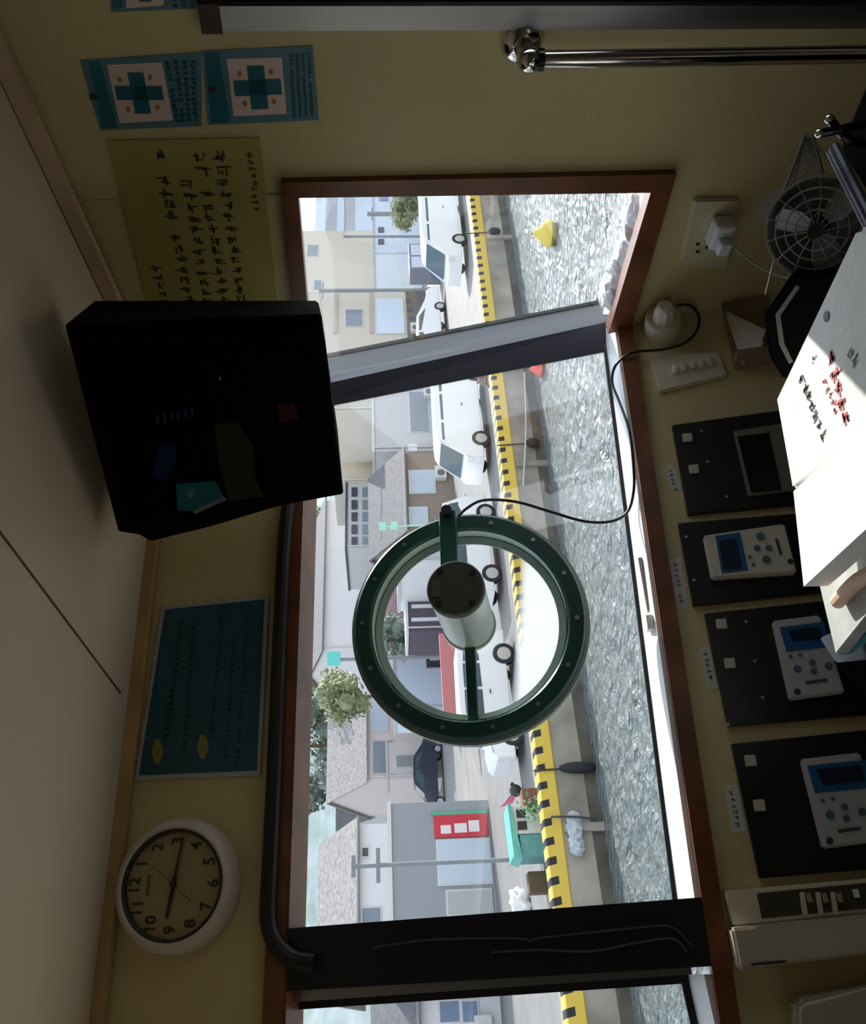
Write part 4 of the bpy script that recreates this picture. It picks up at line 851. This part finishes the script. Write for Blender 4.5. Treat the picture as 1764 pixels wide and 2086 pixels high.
def win(t, fr, quad, mt=wing, name='window', frame=True, lab=None):   # quad = (x0, x1, y0, y1) photo
    x0, x1, y0, y1 = quad; a, b = fr.hit((x0+x1)/2, max(y0, y1)), fr.hit((x0+x1)/2, min(y0, y1)); zt, zb = fr.hit(x0, (y0+y1)/2).z, fr.hit(x1, (y0+y1)/2).z
    if frame:
        bm = B(); box(bm, a.x-.06, b.x+.06, -.05, .02, zb-.06, zt+.06); f_ = link(name+'_frame', bm, fram, t)
        bm = B(); box(bm, a.x, b.x, -.07, -.02, zb, zt); o = link('pane', bm, mt, f_)
    else:
        bm = B(); box(bm, a.x, b.x, -.08, .02, zb, zt); o = link(name, bm, mt, t)
    if lab: o['label'] = lab
    return o
grey = facem('grey_steel_sheet', (.30, .32, .34), var=.05); lgrey = facem('light_grey_wall', (.55, .55, .55), var=.06); beige = facem('beige_wall', (.60, .55, .46), var=.08); pinkb = facem('pinkish_wall', (.66, .58, .56), var=.05)
wht = facem('white_wall', (.76, .76, .78), var=.04); tile = facem('pale_roof_tiles', (.26, .24, .23), var=.35, vscale=5); dtile = facem('dark_grey_roof', (.13, .125, .13), var=.25, vscale=5); brn = facem('brown_wall', (.28, .22, .18), var=.15); bwht = facem('blue_white_wall', (.62, .72, .84), var=.05); rosew = facem('rose_wall', (.52, .34, .34), var=.1)
# nearest: grey shed at the left
ns = deckn(1000, 1700).y
t, fr, H, Wd = bld('storage_shed', 'flat grey steel shed with red poster at the left of the quay', ns, 2000, 1637, 800, 3.2, grey, fram)
win(t, fr, (893, 998, 1800, 1712), wpale); win(t, fr, (912, 1000, 1862, 1815), facem('shed_door', (.42, .44, .42)), 'door', True)
p = win(t, fr, (884, 993, 1706, 1660), mat('poster_red', (.55, .03, .05), .5), 'poster', False, 'red poster')
win(t, fr, (878, 992, 1660, 1653), mat('poster_green', (.08, .40, .25), .5), 'poster_edge', False, 'green strip above the poster')
for q in [(898, 918, 1700, 1682), (926, 950, 1698, 1678), (955, 975, 1696, 1672)]:
    a, b = fr.hit(q[0], q[2]), fr.hit(q[1], q[3]); bm = B(); box(bm, a.x, b.x, -.10, -.07, b.z, a.z); link('poster_panel', bm, mat('poster_white', (.75, .70, .70), .5), p)
# behind it, houses left to right
t, fr, H, Wd = bld('house', 'low house with pale tiled roof and white upper wall behind the grey shed', ns+6, 2000, 1680, 725, 8, wht, tile, 1.9)
win(t, fr, (738, 750, 1745, 1728), wdark); win(t, fr, (738, 775, 1880, 1850), wing)
t, fr, H, Wd = bld('house', 'steep dark grey roofed house between the grey shed and the pale house', ns+48, 1662, 1592, 760, 7, lgrey, dtile, 3.6)
win(t, fr, (790, 830, 1650, 1610), wing)
t, fr, H, Wd = bld('house', 'house with broad pale tiled roof below the clear view screen', ns+31, 1590, 1395, 745, 9, pinkb, tile, 3.2)
win(t, fr, (760, 800, 1575, 1510), wing); win(t, fr, (755, 790, 1490, 1420), wpale)
t, fr, H, Wd = bld('garage', 'small pinkish outbuilding with grey opening beside the dark blue car', ns+27, 1588, 1512, 790, 3, pinkb, fram)
win(t, fr, (808, 840, 1562, 1540), facem('grey_opening', (.3, .3, .3)))
t, fr, H, Wd = bld('house', 'white walled house high behind the left rim of the clear view screen', ns+22, 1325, 1020, 658, 8, wht, dtile, 1.2)
win(t, fr, (720, 745, 1120, 990), wing)
t, fr, H, Wd = bld('annex', 'dark glazed balcony block in front of the white walled house', ns+14, 1120, 985, 708, 5, lgrey, wdark)
for y0, y1 in [(1112, 1095), (1088, 1070), (1062, 1045), (1038, 1020), (1012, 994)]: win(t, fr, (716, 728, y0, y1), wdark, frame=False); win(t, fr, (738, 752, y0, y1), wing, frame=False)
t, fr, H, Wd = bld('house', 'brown walled house with grey tiled roof right of the clear view screen', ns+4, 1080, 925, 822, 5, brn, dtile, 1.9)
win(t, fr, (835, 885, 1005, 960), wpale); win(t, fr, (835, 870, 1070, 1035), wpale)
t, fr, H, Wd = bld('apartment_block', 'long beige block with a strip of dark windows above the microvan', ns+14, 985, 700, 682, 5, beige, None)
for k in range(6): win(t, fr, (713, 730, 912-k*21, 896-k*21), wdark, frame=False)
t, fr, H, Wd = bld('house', 'grey walled building with garage opening behind the white microvan', ns+6.5, 920, 755, 762, 6, lgrey, fram)
win(t, fr, (835, 872, 880, 800), wing); win(t, fr, (840, 870, 790, 765), facem('tan_opening', (.4, .33, .28)))
bmx = win(t, fr, (832, 850, 920, 906), facem('notice_white', (.8, .78, .82)), 'sign', False, 'small white sign')
t, fr, H, Wd = bld('house', 'beige two storey house just right of the corner post', ns+8, 840, 597, 622, 5, beige, fram)
win(t, fr, (704, 738, 665, 632), wing); win(t, fr, (768, 822, 680, 610), bwht, 'garage_door'); win(t, fr, (828, 884, 690, 592), facem('garage_dark', (.10, .11, .13)), 'garage_opening', False, 'dark garage opening'); 
for xx in (680, 752): win(t, fr, (xx, xx+8, 680, 598), facem('tan_trim', (.45, .40, .34)), 'trim_board', False)
t, fr, H, Wd = bld('apartment_block', 'tall beige block at the top right of the right window', ns+24, 600, 470, 606, 10, beige, fram)
win(t, fr, (626, 648, 522, 500), wing); win(t, fr, (640, 655, 590, 572), wing)
t, fr, H, Wd = bld('apartment_block', 'pale blue white tower at the far right', ns+40, 620, 360, 640, 12, bwht, None)
for x in (662, 700): win(t, fr, (x, x+22, 600, 385), facem('tower_grey', (.45, .47, .50)), 'balcony_band', False)
t, fr, H, Wd = bld('warehouse', 'light blue warehouse with two small dark windows at the far right', ns+14, 520, 340, 762, 6, bwht, facem('grey_parapet', (.45, .46, .48)))
for y in (494, 470): win(t, fr, (770, 782, y+4, y-6), wdark, frame=False)
win(t, fr, (772, 790, 410, 385), facem('lilac_sign', (.3, .3, .5)), 'sign', False)
fr = D(ns+1.5); a, b = fr.hit(893, 548), fr.hit(893, 496); zt = fr.hit(833, 520).z; fr = fr.mv(x=a.x); t = thing('vending_kiosk', 'pale blue boxy kiosk between the far van and the rounded car', 'kiosk', fr)
bm = B(); box(bm, 0, b.x-a.x, 0, 1.2, 0, zt, .03); link('cabinet', bm, mat('kiosk_dark', (.18, .20, .26), .5), t)
for k in range(2): bm = B(); w_ = (b.x-a.x); box(bm, w_*(.06+.47*k), w_*(.47+.47*k), -.03, 0, zt*.22, zt*.93); link('front_panel', bm, mat('kiosk_pale', (.60, .62, .78), .4, var=.15, vscale=6), t)
# inside the clear view screen
t, fr, H, Wd = bld('shop', 'pale blue fronted shop seen through the clear view screen', ns+17, 1450, 1290, 805, 3.5, bwht, fram)
win(t, fr, (868, 905, 1360, 1300), wdark)
t, fr, H, Wd = bld('shed', 'rose coloured shed seen through the clear view screen', ns+14, 1265, 1195, 765, 4, rosew, facem('rose_roof', (.45, .35, .36)))
t, fr, H, Wd = bld('carport', 'dark carport with white posts left of the motor in the clear view screen', ns+9, 1288, 1150, 830, 3, mat('carport_dark', (.10, .09, .12), .7), wht)
for y in (1205, 1235, 1262): win(t, fr, (838, 900, y+4, y-3), wht, 'post', False)
t, fr, H, Wd = bld('shop', 'white building with red edge above the motor in the clear view screen', ns+5, 1148, 1082, 815, 5, wht, fram)
win(t, fr, (890, 915, 1120, 1096), mat('pink_red', (.55, .12, .16), .6), 'red_panel', False, 'red panel')
# long low things on the near side of the road
bm = B(); f_ = D(ns+2); a, b = f_.hit(906, 1490), f_.hit(906, 1290); box(bm, 0, b.x-a.x, 0, .3, 0, a.z); solo('barrier', bm, mat('pink_board', (.62, .22, .22), .6), f_.mv(x=a.x), 'long pinkish red barrier seen through the bottom of the clear view screen', 'barrier')
# far left window pane
t, fr, H, Wd = bld('house', 'house seen through the left window with twin blue windows', ns+1.5, 2330, 2020, 850, 6, wht, dtile, 1.6)
win(t, fr, (896, 935, 2082, 2040), facem('blue_window', (.20, .26, .38))); win(t, fr, (942, 972, 2082, 2040), facem('blue_window', (0, 0, 0)))
# ---- poles
def pole(label, n, px_top, py, r_=.07, arms=()):
    f_ = D(n); top = f_.hit(px_top, py); fr = f_.mv(x=top.x); t = thing('utility_pole', label, 'pole', fr, None)
    bm = B(); cyl(bm, (0, 0, 0), (0, 0, top.z), r_, 12); link('pole', bm, mat('pole_grey', (.22, .24, .26), .6), t)
    for dz, w_ in arms: bm = B(); box(bm, -w_, w_, -.04, .04, top.z-dz, top.z-dz+.1); link('cross_arm', bm, mat('pole_grey', (0, 0, 0)), t)
pole('grey lamp pole in front of the grey shed', deckn(1100, 1752).y, 716, 1765, .055, ((.1, .25), (.7, .4)))
pole('grey utility pole in front of the light blue warehouse', ns+6, 748, 436, .16, ((.4, .7),))
pole('thin utility pole at the far right window', ns+3, 700, 482, .08)
pole('utility pole right of the beige house', ns+7, 650, 592, .12, ((.3, .8),))
for (p0, p1, n_, lb) in (((650, 592), (676, 1000), ns+7, 'overhead wire sagging in front of the beige apartment block'), ((700, 482), (690, 360), ns+3, 'thin overhead wire at the top right of the right window')):
    f_ = D(n_); a, b = f_.hit(*p0), f_.hit(*p1); bm = B(); tube(bm, [a.lerp(b, i/8) - V((0, 0, .25*math.sin(PI*i/8))) for i in range(9)], .018, 5, 0); solo('overhead_wire', bm, mat('wire_dark', (.06, .06, .07), .6), f_, lb, 'wire')
# traffic gantry and teal sign in the trees
f_ = D(ns+10); p = f_.hit(682, 1342)
t = thing('road_sign', 'turquoise road sign on a pole left of the clear view screen', 'sign', f_.mv(x=p.x))
a, b = f_.hit(666, 1356), f_.hit(694, 1328); bm = B(); box(bm, a.x-p.x, b.x-p.x, -.05, .05, b.z, a.z); link('panel', bm, mat('turquoise_sign', (.12, .62, .55), .5), t)
bm = B(); cyl(bm, (0, .1, 0), (0, .1, p.z), .1, 10); link('pole', bm, mat('pole_grey', (0, 0, 0)), t)
for (xx, yy) in ((779, 1072), (803, 1071)):
    f_ = D(ns+3); p = f_.hit(xx, yy); bm = B(); box(bm, -.22, .22, -.05, .05, -.16, .16); cyl(bm, (0, .03, -.1), (0, .03, -p.z), .03, 8)
    solo('street_sign', bm, mat('mint_sign', (.40, .78, .62), .5), f_.mv(x=p.x, z=p.z), 'small mint green sign above the clear view rim, the %s one' % ('higher' if xx < 790 else 'lower'), 'sign', 'mint signs by the brown house')
# ---- trees: clumps of leaves on a trunk
def tree(label, n, px, py, r_, sc, cols, cnt=1500, seed=0, low=None):
    f_ = D(n); c = f_.hit(px, py); fr = f_.mv(x=c.x); t = thing('tree', label, 'tree', fr, 'trees behind the houses'); rn = random.Random(seed)
    bm = B(); cyl(bm, (0, 0, 0), (0, 0, c.z), r_*.08, 8, r_*.04); link('trunk', bm, mat('bark', (.12, .09, .06), .9), t)
    bm = B(); lob = [V((rn.uniform(-1, 1)*r_*sc[0]*.6, rn.uniform(-1, 1)*r_*sc[1]*.6, rn.uniform(-1, 1)*r_*sc[2]*.55)) for _ in range(9)]
    for _ in range(cnt):
        l = rn.choice(lob); d = V((rn.gauss(0, 1), rn.gauss(0, 1), rn.gauss(0, 1))).normalized()*r_*.5*rn.uniform(.7, 1.05)
        p = l+d+V((0, 0, c.z)); s_ = r_*.09*rn.uniform(.6, 1.4); u = V((rn.gauss(0, 1), rn.gauss(0, 1), rn.gauss(0, 1))).normalized(); v = u.orthogonal().normalized()
        if p.z < .2: continue
        bm.faces.new([bm.verts.new(p+u*s_), bm.verts.new(p+v*s_*.6), bm.verts.new(p-u*s_), bm.verts.new(p-v*s_*.6)])
    for l in lob: bmesh.ops.create_icosphere(bm, subdivisions=2, radius=r_*.34, matrix=Mx.Translation(l+V((0, 0, c.z))))
    link('foliage', bm, cols, t)
lg = mat('olive_foliage', (.17, .20, .09), .8, col2=(.34, .36, .20), vscale=1.5); gg = mat('grey_green_foliage', (.13, .18, .14), .8, col2=(.30, .36, .30), vscale=1.2)
for a in [('olive green tree left of the clear view screen below the turquoise sign', ns+19.5, 700, 1420, 1.8, (1.2, .8, 1), lg), ('yellow green tree at the upper left above the turquoise sign', ns+38, 650, 1340, 3.6, (1.4, 1, 1), lg),
          ('grey green tree high at the left window edge', ns+52, 628, 1520, 4.2, (1.8, 1, 1), gg), ('grey green tree behind the white walled house', ns+45, 632, 1180, 4.8, (2.2, 1, 1), gg),
          ('dark shrub by the dark garage seen through the clear view screen', ns+12.6, 800, 1300, 1.3, (1, .8, 1), gg), ('green roadside bush beside the far warehouse', ns+4, 835, 425, 1.2, (1.5, .8, 1.2), lg)]:
    tree(a[0], a[1], a[2], a[3], a[4], a[5], a[6], seed=hash(a[2]) % 97)
bm = B(); nxh = 60
hv = {}
for j in range(13):
    for i in range(nxh+1):
        x = -90 + 330*i/nxh; y = j/12; hgt = (1-abs(y-.6)/.6 if y < .6 else 1)*46*(.6+.35*noise.noise(V((x*.02, 2, 0))))*max(0, min(1, (175-x)/60)) + noise.noise(V((x*.15, y*9, 0)))*1.3
        hv[i, j] = bm.verts.new((x, 115+y*70, max(hgt, -1)))
for j in range(12):
    for i in range(nxh): bm.faces.new((hv[i, j], hv[i+1, j], hv[i+1, j+1], hv[i, j+1]))
o = link('hills', bm, mat('wooded_hill', (.20, .26, .24), .9, col2=(.38, .44, .44), vscale=.25), None, True); o.matrix_world = D0.m(); o['kind'] = 'structure'
# ---- quay clutter
def deckthing(px, py): p = deckn(px, py); return D0.mv(x=p.x, y=p.y)
teal = mat('teal_tarp', (.12, .42, .36), .5, var=.15)
fr = deckthing(1110, 1694)
t = thing('fish_tank', 'teal covered tank with black openings on the kerb side near the grey shed', 'tank', fr)
bm = B(); box(bm, -.55, -.04, 0, .8, 0, .62, .02); link('tank', bm, mat('dull_teal', (.10, .30, .30), .5, var=.2), t)
bm = B(); box(bm, -.03, .62, 0, .8, 0, .74, .01); hs = link('hutch', bm, mat('pale_hutch', (.55, .58, .54), .6, var=.12), t)
bm = B(); prism(bm, [(-.60, .60), (.66, .76), (.68, .84), (-.52, .80)], -.06, .85); link('cover', bm, teal, t)
for x in (.06, .34): bm = B(); box(bm, x, x+.20, -.02, .02, .42, .64); link('opening', bm, ink, hs)
for (px, py, s_, c_, lb) in [(1098, 1622, .22, (.20, .07, .05), 'dark red box on the kerb right of the teal tank'), (1116, 1795, .24, (.10, .07, .04), 'dark brown box on the kerb left of the teal tank')]:
    fr = deckthing(px, py); fr = fr.mv(z=0); bm = B(); box(bm, -s_, s_, -.0, s_*1.4, 0, s_*1.9, .03); solo('crate', bm, mat('box_%d' % px, c_, .7), fr.mv(y=.35) if fr.loc(D0.w((0, NQ+.7, 0))).y > 0 else fr, lb, 'box')
fr = deckthing(1108, 1668)
t = thing('potted_plants', 'small green plants beside the teal tank', 'plant', fr.mv(x=.2, y=-.25))
bm = B(); rn = random.Random(4)
for _ in range(160):
    p = V((rn.gauss(0, .14), rn.gauss(0, .05), abs(rn.gauss(.25, .15)))); u = V((rn.gauss(0, 1), rn.gauss(0, 1), rn.gauss(0, 1))).normalized()*.05; v = u.orthogonal()*.5
    bm.faces.new([bm.verts.new(p+u), bm.verts.new(p+v), bm.verts.new(p-u), bm.verts.new(p-v)])
link('leaves', bm, mat('plant_green', (.08, .22, .08), .7), t); bm = B(); box(bm, -.2, .2, -.06, .06, 0, .14); link('planter', bm, mat('grey_planter', (.4, .4, .38), .7), t)
# marker float with a pink flag
fr = deckthing(1064, 1610)
t = thing('marker_float', 'dark round marker float with a small pink flag standing on the quay', 'float', fr)
bm = B(); q = bmesh.ops.create_uvsphere(bm, u_segments=20, v_segments=12, radius=.17, matrix=Mx.Translation((0, 0, .19))); link('float_body', bm, mat('dark_float', (.05, .06, .05), .6), t, True)
bm = B(); cyl(bm, (0, 0, .02), (.20, 0, .30), .05, 12); cyl(bm, (0, 0, .19), (-.42, 0, .62), .012, 8); link('stick', bm, ink, t)
bm = B(); prism(bm, [(-.10, .25), (-.45, .68), (-.34, .30), (-.06, .16)], -.02, -.005); link('flag', bm, mat('pink_cloth', (.75, .18, .26), .6), t)
# bright white object left by the mullion
fr = deckthing(1080, 1838)
t = thing('tarpaulin', 'white crumpled sheet on the quay close to the black window pillar', 'sheet', fr); bm = B(); blob(bm, (0, 0, .27), .32, (1.1, .6, .8), .7, 2.2, 3, 4); link('sheet', bm, white, t, True)
# fenders, ropes, buoys
def wallthing(px, py): f_ = D(NQ-.02); p = f_.hit(px, py); return f_.mv(x=p.x, z=p.z)
for (px, py, w_, h_, lb) in [(1176, 1568, .13, .45, 'black rubber fender hanging on the quay wall right of the pink umbrella'), (1084, 908, .14, .20, 'black rubber fender on the quay wall below the microvan'), (1006, 478, .13, .22, 'black rubber fender on the quay wall below the far van')]:
    fr = wallthing(px, py); t = thing('dock_fender', lb, 'fender', fr, 'rubber fenders on the quay wall')
    bm = B(); q = bmesh.ops.create_uvsphere(bm, u_segments=24, v_segments=12, radius=1)['verts']
    for v in q: v.co = V((v.co.x*w_, v.co.y*.14-.14, v.co.z*h_))
    link('fender', bm, tyre, t, True); bm = B(); tube(bm, [(0, -.1, h_*.9), (0, -.04, 1.0)], .02, 6, 0); link('hanger', bm, ink, t)
fr = wallthing(1170, 1700)
t = thing('net_bundle', 'pale net bundle hung over the quay edge below the teal tank', 'net', fr); bm = B()
for k in range(7): blob(bm, (.12*(k-3)*.9, -.12, .02*math.sin(k*2)), .15, (1, .6, 1.1), .5, 3, 2, k)
link('bundle', bm, mat('pale_net', (.45, .50, .50), .8, var=.3, vscale=12), t)
for (px, py, r_, c_, lb, nm) in [(1128, 476, .36, (.75, .58, .08), 'yellow buoy floating in the water seen through the right window', 'buoy'), (1106, 752, .24, (.75, .10, .05), 'orange red float in the water beside the corner post', 'float')]:
    p = zn(px, py, WZ); fr = Fr(D0.w((p.x, p.y, WZ-DZ)), qd, nd, (0, 0, 1)); t = thing(nm, lb, 'buoy', fr)
    bm = B(); lathe(bm, [(0, -.3*r_), (r_*.7, -.1*r_), (r_, .3*r_), (r_*.9, .7*r_), (r_*.45, 1.1*r_), (r_*.2, 1.5*r_), (0, 1.55*r_)], 24, Mx.Rotation(PI/2, 4, 'X'))
    for v in bm.verts: v.co.z = abs(v.co.z) if False else v.co.z
    link('float_body', bm, mat('buoy_%d' % px, c_, .4), t, True); bm = B(); cyl(bm, (0, 0, 1.2*r_), (0, 0, 1.75*r_), r_*.08, 8); link('ring', bm, steel, t)
# coiled hoses and fishing net by the kerb at the corner post
fr = deckthing(1000, 770); t = thing('rope_coil', 'heap of coiled brown rope on the quay edge left of the corner post', 'rope', fr); bm = B()
for k in range(6): tube(bm, [((.35-.03*k)*math.cos(a*PI/6)+.05*(k % 3), (.28-.02*k)*math.sin(a*PI/6), .05+.07*k) for a in range(13)], .035, 6, 2)
link('coil', bm, mat('brown_rope', (.25, .18, .12), .9), t)
for (p0, p1, lb) in [((1122, 1664), (1215, 1670), 'dark mooring line hanging from the quay edge beside the net bundle'), ((1068, 760), (1066, 990), 'pale mooring line stretched low along the quay wall right of the clear view screen')]:
    f_ = D(NQ-.15); bm = B(); a, b = f_.hit(*p0), f_.hit(*p1); tube(bm, [a, (a+b)/2+V((0, -.1, -.05)), b], .025, 6); solo('mooring_line', bm, mat('rope_%d' % p0[0], (.06, .06, .06) if p0[0] > 1100 else (.55, .55, .5), .8), f_, lb, 'rope')
